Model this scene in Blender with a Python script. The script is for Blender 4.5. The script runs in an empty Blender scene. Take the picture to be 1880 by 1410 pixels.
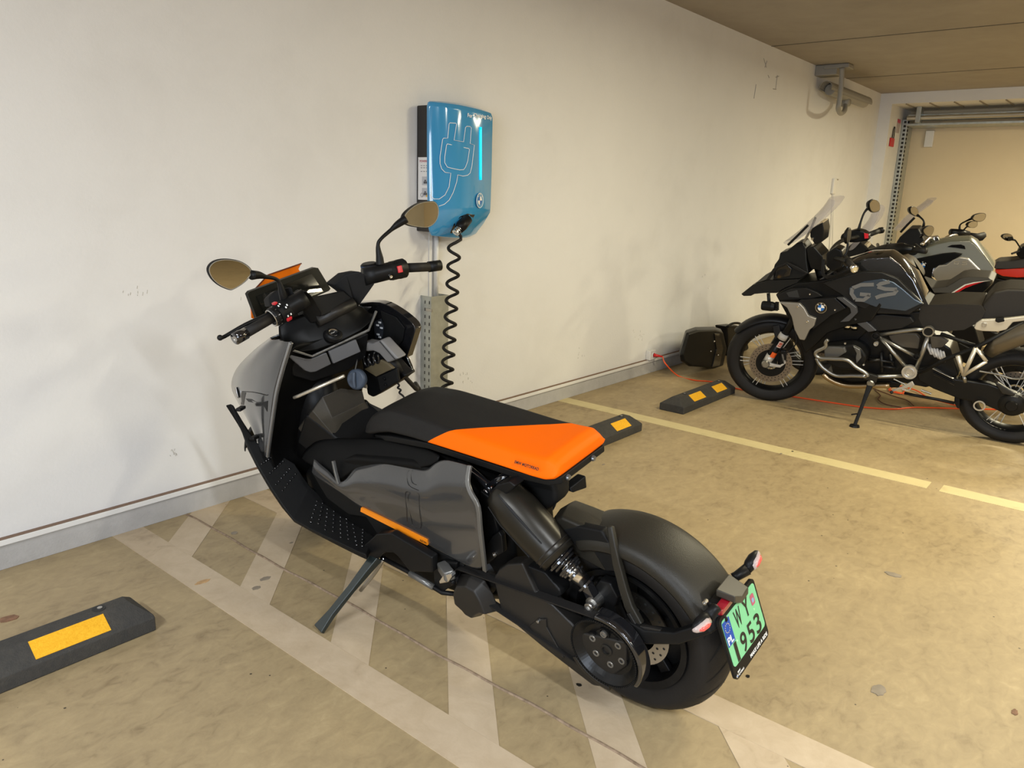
import bpy, bmesh, math, random
from mathutils import Vector, Matrix
random.seed(4)
C = bpy.context.scene.collection
PI = math.pi
rad = math.radians

# ------------------------------------------------------------------ camera
YAW, PITCH, ROLL, FPX = 0.885778, 0.241990, 0.0336308, 1411.18
CAMH = 1.45
_f = Vector((math.sin(YAW)*math.cos(PITCH), math.cos(YAW)*math.cos(PITCH), -math.sin(PITCH)))
_r0 = Vector((math.cos(YAW), -math.sin(YAW), 0)); _u0 = _r0.cross(_f)
_r = _r0*math.cos(ROLL)+_u0*math.sin(ROLL); _u = _u0*math.cos(ROLL)-_r0*math.sin(ROLL)
cd = bpy.data.cameras.new('camera'); cam = bpy.data.objects.new('camera', cd); C.objects.link(cam)
cd.sensor_width = 36; cd.lens = FPX/1880*36; cd.clip_start = 0.05; cd.clip_end = 100
m = Matrix((( _r.x, _u.x, -_f.x, 0), (_r.y, _u.y, -_f.y, 0), (_r.z, _u.z, -_f.z, CAMH), (0, 0, 0, 1)))
cam.matrix_world = m
bpy.context.scene.camera = cam
EYE = Vector((0, 0, CAMH))
def ray(x, y): return _r*((x-940)/FPX) - _u*((y-705)/FPX) + _f
def on_y(x, y, Y): r = ray(x, y); return EYE + r*(Y/r.y)
def on_x(x, y, X): r = ray(x, y); return EYE + r*(X/r.x)
def on_z(x, y, Z=0): r = ray(x, y); return EYE + r*((Z-CAMH)/r.z)

# ------------------------------------------------------------------ world, lamps, exposure
sc = bpy.context.scene
sc.view_settings.view_transform = 'Standard'; sc.view_settings.look = 'None'
sc.view_settings.gamma = 1; sc.view_settings.use_curve_mapping = False
sc.view_settings.exposure = 0.55
w = bpy.data.worlds.new('world'); sc.world = w; w.use_nodes = True
w.node_tree.nodes['Background'].inputs[0].default_value = (0.80, 0.86, 1.0, 1)
w.node_tree.nodes['Background'].inputs[1].default_value = 0.3
def area(name, loc, target, sx, sy, power, col, spread=180):
    l = bpy.data.lights.new(name, 'AREA'); l.shape = 'RECTANGLE'; l.size = sx; l.size_y = sy
    l.energy = power; l.color = col; l.spread = rad(spread)
    o = bpy.data.objects.new(name, l); C.objects.link(o); o.location = loc
    d = Vector(target)-Vector(loc); o.rotation_euler = d.to_track_quat('-Z', 'Y').to_euler()
    return o
WARM = (1.0, 0.90, 0.62); NEUT = (0.90, 0.95, 1.0); MIDW = (1.0, 0.94, 0.78); COOL = (0.78, 0.87, 1.0)
LAMPS = [((4.3, 0.2, 2.74), 0.10, 1.5, 62, WARM), ((9.3, -0.3, 2.74), 0.10, 1.5, 150, WARM), ((2.6, -3.6, 2.74), 0.10, 1.5, 100, MIDW),
         ((-1.6, 0.9, 2.74), 0.10, 1.5, 88, NEUT), ((0.3, -1.6, 2.74), 0.10, 1.5, 88, NEUT), ((7.0, -4.0, 2.74), 0.10, 1.5, 120, WARM)]
for (p, sx, sy, e, c) in LAMPS:
    area('tube_light', p, (p[0], p[1], 0), sx, sy, e, c)
# daylight coming in through the open entrance on the left, behind the camera
area('entrance_daylight', (-6.9, -3.0, 1.3), (2, 2.0, 1.3), 4.5, 2.4, 270, COOL)

# ------------------------------------------------------------------ materials
MATS = {}
def mat(name, col, rough=0.5, metal=0.0, coat=0.0, spec=0.5, emit=None, noise=None, bump=None, trans=0.0, alpha=1.0, ior=1.45):
    if name in MATS: return MATS[name]
    m = bpy.data.materials.new(name); m.use_nodes = True
    nt = m.node_tree; b = nt.nodes['Principled BSDF']
    b.inputs['Base Color'].default_value = (*col, 1); b.inputs['Roughness'].default_value = rough
    b.inputs['Metallic'].default_value = metal; b.inputs['Coat Weight'].default_value = coat
    b.inputs['Coat Roughness'].default_value = 0.05
    b.inputs['Specular IOR Level'].default_value = spec; b.inputs['IOR'].default_value = ior
    b.inputs['Transmission Weight'].default_value = trans; b.inputs['Alpha'].default_value = alpha
    if emit: b.inputs['Emission Color'].default_value = (*emit[0], 1); b.inputs['Emission Strength'].default_value = emit[1]
    if noise or bump:
        tc = nt.nodes.new('ShaderNodeTexCoord')
    if noise:
        sc_, amt = noise
        n = nt.nodes.new('ShaderNodeTexNoise'); n.inputs['Scale'].default_value = sc_; n.inputs['Detail'].default_value = 5
        nt.links.new(tc.outputs['Object'], n.inputs['Vector'])
        r = nt.nodes.new('ShaderNodeValToRGB')
        r.color_ramp.elements[0].position = 0.3; r.color_ramp.elements[1].position = 0.7
        r.color_ramp.elements[0].color = (*[c*(1-amt) for c in col], 1); r.color_ramp.elements[1].color = (*[min(1, c*(1+amt)) for c in col], 1)
        nt.links.new(n.outputs['Fac'], r.inputs['Fac']); nt.links.new(r.outputs['Color'], b.inputs['Base Color'])
    if bump:
        sc_, st = bump
        n = nt.nodes.new('ShaderNodeTexNoise'); n.inputs['Scale'].default_value = sc_; n.inputs['Detail'].default_value = 4
        nt.links.new(tc.outputs['Object'], n.inputs['Vector'])
        bp = nt.nodes.new('ShaderNodeBump'); bp.inputs['Strength'].default_value = st; bp.inputs['Distance'].default_value = 0.002
        nt.links.new(n.outputs['Fac'], bp.inputs['Height']); nt.links.new(bp.outputs['Normal'], b.inputs['Normal'])
    MATS[name] = m; return m

def mottled(name, stops, scales, rough, bumps=(60, 0.3), stretch=(1, 1, 1), specks=0.0):
    """layered noise colour for concrete and plaster"""
    m = bpy.data.materials.new(name); m.use_nodes = True; nt = m.node_tree; b = nt.nodes['Principled BSDF']; L = nt.links.new
    tc = nt.nodes.new('ShaderNodeTexCoord'); mp = nt.nodes.new('ShaderNodeMapping'); mp.inputs['Scale'].default_value = stretch
    L(tc.outputs['Object'], mp.inputs['Vector'])
    facs = []
    for s, det, dist in scales:
        n = nt.nodes.new('ShaderNodeTexNoise'); n.inputs['Scale'].default_value = s; n.inputs['Detail'].default_value = det
        n.inputs['Distortion'].default_value = dist; n.inputs['Roughness'].default_value = 0.6
        L(mp.outputs['Vector'], n.inputs['Vector']); facs.append(n.outputs['Fac'])
    f = facs[0]
    for g in facs[1:]:
        a = nt.nodes.new('ShaderNodeMix'); a.data_type = 'FLOAT'; a.inputs[0].default_value = 0.45
        L(f, a.inputs[2]); L(g, a.inputs[3]); f = a.outputs[0]
    r = nt.nodes.new('ShaderNodeValToRGB'); els = r.color_ramp.elements
    els[0].position, els[0].color = stops[0][0], (*stops[0][1], 1); els[1].position, els[1].color = stops[-1][0], (*stops[-1][1], 1)
    for p, c in stops[1:-1]: e = els.new(p); e.color = (*c, 1)
    L(f, r.inputs['Fac']); out = r.outputs['Color']
    if specks:
        v = nt.nodes.new('ShaderNodeTexVoronoi'); v.inputs['Scale'].default_value = 9; v.inputs['Randomness'].default_value = 1
        L(tc.outputs['Object'], v.inputs['Vector'])
        lt = nt.nodes.new('ShaderNodeMath'); lt.operation = 'LESS_THAN'; lt.inputs[1].default_value = specks
        L(v.outputs['Distance'], lt.inputs[0])
        mx = nt.nodes.new('ShaderNodeMix'); mx.data_type = 'RGBA'; mx.inputs[7].default_value = (0.06, 0.045, 0.03, 1)
        L(lt.outputs[0], mx.inputs[0]); L(out, mx.inputs[6]); out = mx.outputs[2]
    L(out, b.inputs['Base Color']); b.inputs['Roughness'].default_value = rough; b.inputs['Specular IOR Level'].default_value = 0.35
    n = nt.nodes.new('ShaderNodeTexNoise'); n.inputs['Scale'].default_value = bumps[0]; n.inputs['Detail'].default_value = 6
    L(tc.outputs['Object'], n.inputs['Vector']); bp = nt.nodes.new('ShaderNodeBump'); bp.inputs['Strength'].default_value = bumps[1]; bp.inputs['Distance'].default_value = 0.003
    L(n.outputs['Fac'], bp.inputs['Height']); L(bp.outputs['Normal'], b.inputs['Normal'])
    MATS[name] = m; return m

M_WALL = mottled('painted plaster', [(0.3, (0.66, 0.65, 0.635)), (0.5, (0.71, 0.702, 0.69)), (0.7, (0.73, 0.722, 0.71))], [(0.7, 4, 0.3), (3.5, 6, 0.4)], 0.8, (90, 0.25))
M_CEIL = mottled('ceiling concrete', [(0.3, (0.29, 0.258, 0.222)), (0.7, (0.375, 0.338, 0.292))], [(0.8, 4, 0.3), (4, 6, 0.2)], 0.85, (30, 0.2))
M_FLOOR = mottled('floor concrete', [(0.32, (0.20, 0.145, 0.078)), (0.46, (0.325, 0.248, 0.138)), (0.58, (0.38, 0.292, 0.162)), (0.72, (0.47, 0.37, 0.215))],
                  [(1.1, 6, 0.8), (4.5, 10, 1.4), (22.0, 8, 0.8)], 0.5, (60, 0.22), (0.8, 1.25, 1), 0.035)
M_PAINT = mottled('worn cream floor paint', [(0.30, (0.30, 0.225, 0.145)), (0.42, (0.47, 0.37, 0.25)), (0.6, (0.545, 0.44, 0.31)), (0.8, (0.60, 0.49, 0.36))],
                  [(2.2, 7, 0.8), (11.0, 9, 1.2)], 0.5, (60, 0.2), (1, 1, 1), 0.03)
M_YLINE = mottled('worn yellow line paint', [(0.28, (0.36, 0.30, 0.16)), (0.45, (0.56, 0.47, 0.25)), (0.8, (0.64, 0.54, 0.30))],
                  [(3, 7, 0.8), (11.0, 9, 1.0)], 0.5, (60, 0.2), (1, 1, 1), 0.02)
M_PLINTH = mottled('grey plinth paint', [(0.3, (0.36, 0.35, 0.34)), (0.7, (0.47, 0.46, 0.45))], [(3, 5, 0.3), (14, 8, 0.4)], 0.75, (120, 0.4))
M_WHITE = mat('white plastic', (0.72, 0.71, 0.69), 0.4)
M_DOOR = mottled('beige door panel', [(0.3, (0.64, 0.53, 0.36)), (0.7, (0.68, 0.57, 0.39))], [(0.5, 3, 0.2), (4, 5, 0.2)], 0.6, (140, 0.2))
M_GALV = mat('galvanised steel', (0.48, 0.51, 0.50), 0.4, 0.85, noise=(18, 0.12))
M_DARKHOLE = mat('dark slot', (0.02, 0.02, 0.02), 0.7)
M_BLK = mat('black plastic', (0.007, 0.007, 0.0072), 0.42, spec=0.2, noise=(40, 0.1))
M_DEEP = mat('deep black plastic', (0.004, 0.004, 0.004), 0.5, spec=0.12)
M_BLKM = mat('matt black plastic', (0.008, 0.008, 0.008), 0.55, spec=0.18, bump=(400, 0.2))
M_GLOSS = mat('gloss black', (0.008, 0.008, 0.009), 0.08, coat=1.0)
M_RUB = mat('black rubber', (0.012, 0.011, 0.0105), 0.6, spec=0.3, bump=(150, 0.25))
M_ANTH = mat('anthracite metal', (0.025, 0.024, 0.022), 0.4, 0.5, noise=(30, 0.1))
M_CHROME = mat('bright metal', (0.75, 0.74, 0.72), 0.16, 1.0)
M_STEEL = mat('brushed steel', (0.50, 0.49, 0.47), 0.32, 1.0)
M_SILV = mat('silver paint', (0.50, 0.49, 0.47), 0.3, 0.7, coat=0.5)
M_ORANGE = mat('orange seat cover', (0.88, 0.135, 0.0), 0.6, spec=0.15, bump=(500, 0.1))
M_SEAT = mat('black seat cover', (0.012, 0.011, 0.010), 0.6, spec=0.25, bump=(420, 0.35))
M_GREY = mat('grey gloss paint', (0.040, 0.0395, 0.039), 0.16, 0.0, coat=0.55)
M_YEL = mottled('yellow reflective sheet', [(0.3, (0.72, 0.34, 0.01)), (0.7, (0.90, 0.50, 0.03))], [(90, 4, 0.5), (200, 4, 0.2)], 0.5, (200, 0.3))
M_RED = mat('red plastic', (0.55, 0.02, 0.03), 0.3)
M_MIRROR = mat('mirror glass', (0.36, 0.34, 0.30), 0.02, 1.0)
M_ORCORD = mat('orange red cord', (0.85, 0.10, 0.02), 0.45)

# ------------------------------------------------------------------ object helpers
WL = {}                                    # world location of every object made here
def put(name, bm, m, parent=None, smooth=False, bev=0, seg=2, sub=0, solid=0, label=None, solid_off=-1, autos=35):
    bmesh.ops.recalc_face_normals(bm, faces=bm.faces)
    me = bpy.data.meshes.new(name)
    n = len(bm.verts)
    c = Vector((0, 0, 0))
    for v in bm.verts: c += v.co
    c /= max(1, n)
    for v in bm.verts: v.co -= c
    bm.to_mesh(me); bm.free()
    for k in (m if isinstance(m, (list, tuple)) else [m]): me.materials.append(k)
    o = bpy.data.objects.new(name, me); C.objects.link(o)
    base = WL[parent.name] if parent else Vector((0, 0, 0))
    if parent: o.parent = parent
    o.location = c-base; WL[o.name] = c
    if solid: md = o.modifiers.new('solid', 'SOLIDIFY'); md.thickness = solid; md.offset = solid_off
    if bev: md = o.modifiers.new('bevel', 'BEVEL'); md.width = bev; md.segments = seg; md.limit_method = 'ANGLE'; md.angle_limit = rad(25)
    if sub: md = o.modifiers.new('sub', 'SUBSURF'); md.levels = sub; md.render_levels = sub
    if smooth:
        for p in me.polygons: p.use_smooth = True
    elif bev:
        for p in me.polygons: p.use_smooth = True
        md = o.modifiers.new('wn', 'WEIGHTED_NORMAL'); md.keep_sharp = True
    if label: o['label'] = label
    return o
def thing(name, loc, label, cat, group=None):
    o = bpy.data.objects.new(name, None); C.objects.link(o); o.location = loc; WL[o.name] = Vector(loc)
    o.empty_display_size = 0.1
    o['label'] = label; o['category'] = cat
    if group: o['group'] = group
    return o
def tag(o, label, cat, group=None):
    o['label'] = label; o['category'] = cat
    if group: o['group'] = group
    return o
def struct(o): o['kind'] = 'structure'; return o
def BM(): return bmesh.new()
def box(bm, c, ax, ay, az):
    """box centred at c with half-axis vectors"""
    c = Vector(c); ax, ay, az = Vector(ax), Vector(ay), Vector(az)
    v = [bm.verts.new(c+ax*i+ay*j+az*k) for k in (-1, 1) for j in (-1, 1) for i in (-1, 1)]
    for f in ((0, 2, 3, 1), (4, 5, 7, 6), (0, 1, 5, 4), (2, 6, 7, 3), (0, 4, 6, 2), (1, 3, 7, 5)): bm.faces.new([v[i] for i in f])
def abox(bm, lo, hi):
    lo, hi = Vector(lo), Vector(hi); h = (hi-lo)/2
    box(bm, (lo+hi)/2, (h.x, 0, 0), (0, h.y, 0), (0, 0, h.z))
def prism(bm, A, B, cap=True):
    """closed solid between two equal-length rings of points"""
    a = [bm.verts.new(p) for p in A]; b = [bm.verts.new(p) for p in B]; n = len(a)
    for i in range(n): bm.faces.new((a[i], a[(i+1) % n], b[(i+1) % n], b[i]))
    if cap: bm.faces.new(a); bm.faces.new(b[::-1])
def loft(bm, rings, closed=True, cap=True, loop=False):
    R = [[bm.verts.new(p) for p in r] for r in rings]; n = len(R[0])
    pairs = list(zip(R, R[1:])) + ([(R[-1], R[0])] if loop else [])
    for a, b in pairs:
        for i in range(n if closed else n-1): bm.faces.new((a[i], a[(i+1) % n], b[(i+1) % n], b[i]))
    if cap and closed and not loop: bm.faces.new(R[0][::-1]); bm.faces.new(R[-1])
def frame_of(d):
    d = d.normalized(); a = Vector((0, 0, 1)) if abs(d.z) < 0.9 else Vector((1, 0, 0))
    x = d.cross(a).normalized(); return x, d.cross(x).normalized()
def smooth_path(P, k=6, closed=False):
    P = [Vector(p) for p in P]; n = len(P); out = []
    rng = range(n if closed else n-1)
    for i in rng:
        p0 = P[(i-1) % n] if (closed or i > 0) else P[0]*2-P[1]
        p1 = P[i]; p2 = P[(i+1) % n]
        p3 = P[(i+2) % n] if (closed or i+2 < n) else P[-1]*2-P[-2]
        for j in range(k):
            t = j/k
            out.append(0.5*((2*p1)+(p2-p0)*t+(2*p0-5*p1+4*p2-p3)*t*t+(3*p1-p0-3*p2+p3)*t**3))
    if not closed: out.append(P[-1])
    return out
def tube(bm, P, r, n=12, smooth=0, cap=True, closed=False):
    P = [Vector(p) for p in P]
    if smooth: P = smooth_path(P, smooth, closed)
    m_ = len(P); rr = r if callable(r) else (lambda t: r) if not isinstance(r, (list, tuple)) else (lambda t: r[min(len(r)-1, int(t*(len(r)-1)))]*(1-(t*(len(r)-1) % 1))+r[min(len(r)-1, int(t*(len(r)-1))+1)]*(t*(len(r)-1) % 1))
    rings = []; x = None
    for i, p in enumerate(P):
        d = (P[(i+1) % m_]-P[i-1]) if closed else (P[min(i+1, m_-1)]-P[max(i-1, 0)])
        d.normalize()
        if x is None: x, y = frame_of(d)
        else: x = (x-d*x.dot(d)).normalized(); y = d.cross(x)
        q = rr(i/(m_-1))
        rings.append([p+(x*math.cos(2*PI*j/n)+y*math.sin(2*PI*j/n))*q for j in range(n)])
    loft(bm, rings, cap=cap, loop=closed)
def lathe(bm, prof, o, ax, n=32, a0=0, a1=2*PI, ref=None):
    """profile list of (radius, distance along axis); closed turn unless a1-a0 < 2 pi"""
    o, ax = Vector(o), Vector(ax).normalized()
    if ref is None: x, y = frame_of(ax)
    else: x = (Vector(ref)-ax*Vector(ref).dot(ax)).normalized(); y = ax.cross(x)
    full = abs(a1-a0-2*PI) < 1e-6; rings = []
    for k in range(n if full else n+1):
        a = a0+(a1-a0)*k/n; d = x*math.cos(a)+y*math.sin(a)
        rings.append([o+d*max(r, 1e-5)+ax*h for r, h in prof])
    R = [[bm.verts.new(p) for p in r] for r in rings]; L = len(R); q = len(prof)
    for k in range(L if full else L-1):
        a, b = R[k], R[(k+1) % L]
        for i in range(q-1): bm.faces.new((a[i], b[i], b[i+1], a[i+1]))
    bmesh.ops.remove_doubles(bm, verts=bm.verts, dist=1e-5)
def ring(bm, o, ax, r, t, n=40, k=8, ell=None):
    """torus"""
    lathe(bm, [(r+t*math.cos(2*PI*i/k), t*math.sin(2*PI*i/k)) for i in range(k+1)], o, ax, n)
def cyl(bm, a, b, r, n=16, r2=None): tube(bm, [a, b], [r, r if r2 is None else r2], n)
def ball(bm, c, r, sx=(1, 0, 0), n=12):
    mtx = Matrix.Translation(Vector(c)); bmesh.ops.create_uvsphere(bm, u_segments=n*2, v_segments=n, radius=r, matrix=mtx)
FONT = None
def text(name, s, o, xd, yd, h, m, parent=None, width=None, depth=0.0006, align='LEFT', bold=0.0, spacing=1.0):
    """lettering: o is the lower-left corner, xd the reading direction, yd up"""
    cu = bpy.data.curves.new(name, 'FONT'); cu.body = s; cu.size = 1; cu.extrude = 0; cu.align_x = 'LEFT'; cu.offset = bold; cu.space_character = spacing
    t = bpy.data.objects.new(name, cu); C.objects.link(t)
    dg = bpy.context.evaluated_depsgraph_get(); dg.update(); me = bpy.data.meshes.new_from_object(t.evaluated_get(dg))
    bpy.data.objects.remove(t)
    xs = [v.co.x for v in me.vertices]; ys = [v.co.y for v in me.vertices]
    x0, x1, y0, y1 = min(xs), max(xs), min(ys), max(ys)
    xd, yd = Vector(xd).normalized(), Vector(yd).normalized(); zd = xd.cross(yd)
    sy = h/(y1-y0); sx = (width/(x1-x0)) if width else sy
    bm = BM(); bm.from_mesh(me); bpy.data.meshes.remove(me)
    for v in bm.verts:
        a = (v.co.x-x0)*sx; b_ = (v.co.y-y0)*sy
        if align == 'CENTER': a -= (x1-x0)*sx/2
        v.co = Vector(o)+xd*a+yd*b_+zd*depth
    return put(name, bm, m, parent)
def roundel(o, ax, up, r, parent, face=None, rim=None, name='badge'):
    """round black-rimmed badge with blue and white quarters"""
    ax = Vector(ax).normalized(); up = (Vector(up)-ax*Vector(up).dot(ax)).normalized(); rt = up.cross(ax)
    bm = BM(); lathe(bm, [(0, 0.0), (0, 0.003), (r, 0.003), (r, 0)], o, ax, 36)
    e = put(name, bm, face or M_GLOSS, parent)
    bm = BM(); lathe(bm, [(r*0.96, 0.003), (r*0.96, 0.0042), (r*1.03, 0.0042), (r*1.03, 0.003)], o, ax, 36); put('rim', bm, rim or M_CHROME, e)
    for q in range(4):
        bm = BM(); c = [Vector(o)+ax*0.0036]
        for k in range(9):
            a = (q+k/8)*PI/2; c.append(Vector(o)+ax*0.0036+(rt*math.cos(a)+up*math.sin(a))*r*0.6)
        bm.faces.new([bm.verts.new(p) for p in c])
        put('quarter', bm, mat('badge blue', (0.02, 0.14, 0.45), 0.25) if q % 2 else mat('badge white', (0.8, 0.8, 0.8), 0.3), e)
    for ch, a in (('B', 0.75), ('M', 0.5), ('W', 0.25)):
        d = rt*math.cos(a*PI)+up*math.sin(a*PI); t = -rt*math.sin(a*PI)+up*math.cos(a*PI)
        text('letter', ch, Vector(o)+ax*0.0036+d*r*0.68, -t, d, r*0.24, MATS['badge white'], e, align='CENTER', bold=0.02)
    return e

# ------------------------------------------------------------------ the garage
YW, XE, ZC = 3.171, 11.40, 2.90
XL, YB = -7.5, -9.0
bm = BM(); abox(bm, (XL-0.3, YB-0.3, -0.3), (XE+1.2, YW+0.3, 0)); floor_o = struct(put('floor', bm, M_FLOOR))
bm = BM(); abox(bm, (XL-0.3, YB-0.3, ZC), (XE+1.2, YW+0.3, ZC+0.3)); ceil_o = struct(put('ceiling', bm, M_CEIL))
bm = BM(); abox(bm, (XL, YW, 0), (XE+1.2, YW+0.3, ZC)); wall_l = struct(put('wall_left', bm, M_WALL))
bm = BM(); abox(bm, (XL-0.3, YB-0.3, 0), (XE+1.2, YB, ZC)); struct(put('wall_front', bm, M_CEIL))
bm = BM(); abox(bm, (XL-0.3, -0.2, 0), (XL, YW, ZC)); abox(bm, (XL-0.3, YB, 0), (XL, -5.6, ZC)); abox(bm, (XL-0.3, -5.6, 2.6), (XL, -0.2, ZC)); struct(put('wall_right', bm, M_CEIL))
YJ = 3.02
bm = BM(); abox(bm, (XE, YJ, 0), (XE+1.2, YW, ZC)); abox(bm, (XE, -3.5, 2.765), (XE+1.2, YJ, ZC)); abox(bm, (XE, YB, 0), (XE+1.2, -3.5, ZC))
wall_b = struct(put('wall_back', bm, M_WALL))
# formwork joints in the ceiling, as thin dark strips
for i, X in enumerate((7.62, 9.90, 5.3)):
    bm = BM(); abox(bm, (X-0.008, YB, ZC-0.003), (X+0.008, YW, ZC+0.001)); struct(put('trim_%d' % (i+1), bm, mat('dark joint gap', (0.10, 0.09, 0.075), 0.9)))
# plinth and cable trunking along the left wall
bm = BM(); abox(bm, (XL, YW-0.012, 0), (XE, YW, 0.10)); struct(put('baseboard_left', bm, M_PLINTH, bev=0.002))
bm = BM(); abox(bm, (XL, YW-0.024, 0.100), (XE, YW, 0.122)); tr = struct(put('trim_4', bm, M_WHITE, bev=0.002))
bm = BM(); abox(bm, (XL, YW-0.020, 0.1222), (XE, YW, 0.126)); struct(put('trim_5', bm, mat('brown sealant', (0.20, 0.13, 0.09), 0.8)))
# painted hatch markings
def flat(bm, pts, z=0.0012): bm.faces.new([bm.verts.new((x, y, z)) for x, y in pts])
def slab2(bm, pts, z=0.0015): prism(bm, [(x, y, 0) for x, y in pts], [(x, y, z) for x, y in pts])
bm = BM(); slab2(bm, [(1.25, -2.0), (1.38, -2.0), (1.38, YW-0.012), (1.25, YW-0.012)]); p = put('painted_border', bm, M_PAINT, floor_o)
bm = BM(); slab2(bm, [(1.86, -2.0), (1.985, -2.0), (1.985, YW-0.012), (1.86, YW-0.012)]); put('painted_border', bm, M_PAINT, floor_o)
for k in range(-4, 5):
    y0 = 2.21+0.54*k; y1 = y0+0.19; top = YW-0.012
    P = [(1.3805, y0), (1.8595, y0+0.479), (1.8595, y1+0.479), (1.3805, y1)]
    if k > 3: continue
    if P[2][1] > top:
        if P[0][1] > top: continue
        P2 = [P[0]]
        if P[1][1] > top: P2.append((1.3805+(top-y0), top))
        else: P2 += [P[1], (1.8595, top)]
        P2 += [(1.3805+(top-y1), top), P[3]] if y1 < top else [(1.3805, top)]
        P = P2
    bm = BM(); slab2(bm, P); put('painted_stripe', bm, M_PAINT, floor_o)
bm = BM(); slab2(bm, [(4.40, -2.0), (4.525, -2.0), (4.525, 0.66), (4.40, 0.66)]); put('painted_bay_line', bm, M_YLINE, floor_o)
bm = BM(); slab2(bm, [(4.40, 0.72), (4.525, 0.72), (4.525, YW-0.012), (4.40, YW-0.012)]); put('painted_bay_line', bm, M_YLINE, floor_o)
# expansion joint in the slab: a raised bead of filler
bm = BM()
pts = [Vector((1.572+0.004*math.sin(y*7)+0.002*math.sin(y*23), y, 0.001)) for y in [YW-0.02-i*0.06 for i in range(88)]]
tube(bm, pts, 0.0052, 6); put('expansion_joint', bm, mottled('joint filler', [(0.3, (0.13, 0.09, 0.055)), (0.7, (0.34, 0.25, 0.17))], [(30, 4, 0.5), (60, 4, 0.2)], 0.9), floor_o)
# stains
def blob(x, y, rx, ry, m, a=0, n=18, jag=0.15):
    bm = BM(); P = []
    for i in range(n):
        t = 2*PI*i/n; r = 1+random.uniform(-jag, jag); u, v = rx*math.cos(t)*r, ry*math.sin(t)*r
        P.append((x+u*math.cos(a)-v*math.sin(a), y+u*math.sin(a)+v*math.cos(a)))
    slab2(bm, P, 0.0021); return put('stain', bm, m, floor_o)
M_ST1 = mat('rust stain', (0.20, 0.105, 0.06), 0.7, noise=(40, 0.3)); M_ST2 = mat('grey stain', (0.24, 0.20, 0.15), 0.6, noise=(20, 0.2)); M_ST3 = mat('tan stain', (0.48, 0.30, 0.14), 0.7, noise=(40, 0.2))
for (px, py, rx, ry, mm) in ((16, 1136, 0.028, 0.022, M_ST1), (372, 1069, 0.03, 0.012, M_ST3), (430, 979, 0.014, 0.014, M_ST2), (487, 1063, 0.022, 0.014, M_ST2),
                             (471, 1080, 0.018, 0.012, M_ST2), (535, 997, 0.01, 0.006, M_ST2), (1063, 1258, 0.007, 0.01, M_BLK), (1612, 1267, 0.03, 0.02, M_ST2),
                             (1640, 1055, 0.018, 0.03, M_ST2), (1863, 1308, 0.016, 0.008, M_ST1), (1373, 1242, 0.007, 0.006, M_BLK), (1108, 853, 0.012, 0.006, M_ST2),
                             (1455, 829, 0.01, 0.006, M_BLK), (1434, 833, 0.01, 0.006, M_ST2)):
    q = on_z(px, py); blob(q.x, q.y, rx, ry, mm)
# scuffs and marks on the left wall
bm = BM()
for (x0, y0, x1, y1) in ((1402, 107, 1407, 124), (1408, 112, 1404, 124), (1427, 138, 1424, 163), (1388, 155, 1384, 181), (1419, 163, 1425, 164), (1424, 142, 1430, 140), (1410, 138, 1412, 143)):
    a, b = on_y(x0, y0, YW-0.001), on_y(x1, y1, YW-0.001); cyl(bm, a, b, 0.0035, 4)
put('pencil_marks', bm, mat('scuff grey', (0.32, 0.30, 0.28), 0.9), wall_l)
bm = BM()
for cx, cy, n, sx, sy in ((1173, 617, 12, 11, 9), (1065, 650, 6, 10, 10), (855, 695, 10, 12, 10), (320, 832, 9, 7, 6), (245, 535, 8, 25, 10), (460, 560, 6, 30, 10), (1290, 520, 5, 20, 15)):
    for i in range(n):
        a = on_y(cx+random.uniform(-sx, sx), cy+random.uniform(-sy, sy), YW-0.0005); cyl(bm, a, a+Vector((random.uniform(-.004, .004), 0, random.uniform(.004, .016))), 0.0012, 4)
put('scuff_marks', bm, mat('scuff tan', (0.45, 0.42, 0.37), 0.9), wall_l)

# ------------------------------------------------------------------ lamp fittings on the ceiling
for i, (p, sx, sy, e, c) in enumerate(LAMPS):
    t = thing('ceiling_lamp', (p[0], p[1], ZC), 'long slim tube lamp fixed to the concrete ceiling', 'lamp', 'tube lamps on the ceiling')
    bm = BM(); abox(bm, (p[0]-0.07, p[1]-0.8, p[2]+0.02), (p[0]+0.07, p[1]+0.8, ZC)); put('housing', bm, M_WHITE, t, bev=0.01)

# ------------------------------------------------------------------ sectional door in the back wall
XD = XE+1.0
bm = BM(); abox(bm, (XD, -3.5, 0), (XD+0.06, YJ, 2.77)); door = struct(put('door_1', bm, M_DOOR))
bm = BM(); abox(bm, (12.0, YJ-0.075, 0), (12.30, YJ-0.003, 2.62)); rail = struct(put('trim_6', bm, M_GALV, bev=0.003))
bm = BM()
for i in range(46):
    z = 0.10+i*0.055; abox(bm, (12.02, YJ-0.079, z), (12.07, YJ-0.074, z+0.03)); abox(bm, (11.997, YJ-0.06, z), (12.001, YJ-0.03, z+0.03))
put('slots', bm, M_DARKHOLE, rail)
t = thing('door_track', (11.8, 1.4, 2.55), 'galvanised horizontal track under the lintel above the beige door', 'door track')
bm = BM(); abox(bm, (11.95, -3.4, 2.60), (12.02, YJ-0.08, 2.68)); abox(bm, (11.90, -3.4, 2.53), (12.34, YJ-0.08, 2.56)); put('rail', bm, M_GALV, t, bev=0.003)
bm = BM(); cyl(bm, (11.85, -3.4, 2.625), (11.85, YJ-0.1, 2.625), 0.028, 14); put('shaft', bm, M_STEEL, t)
bm = BM()
for i in range(90):
    y = 2.92-i*0.07; abox(bm, (11.946, y, 2.625), (11.951, y+0.035, 2.645))
put('slots', bm, M_DARKHOLE, t)
for y in (2.78, 1.52, 0.2):
    bm = BM(); abox(bm, (11.80, y-0.03, 2.56), (11.94, y+0.03, 2.765)); put('bracket', bm, M_GALV, t, bev=0.004)
bm = BM()
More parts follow.
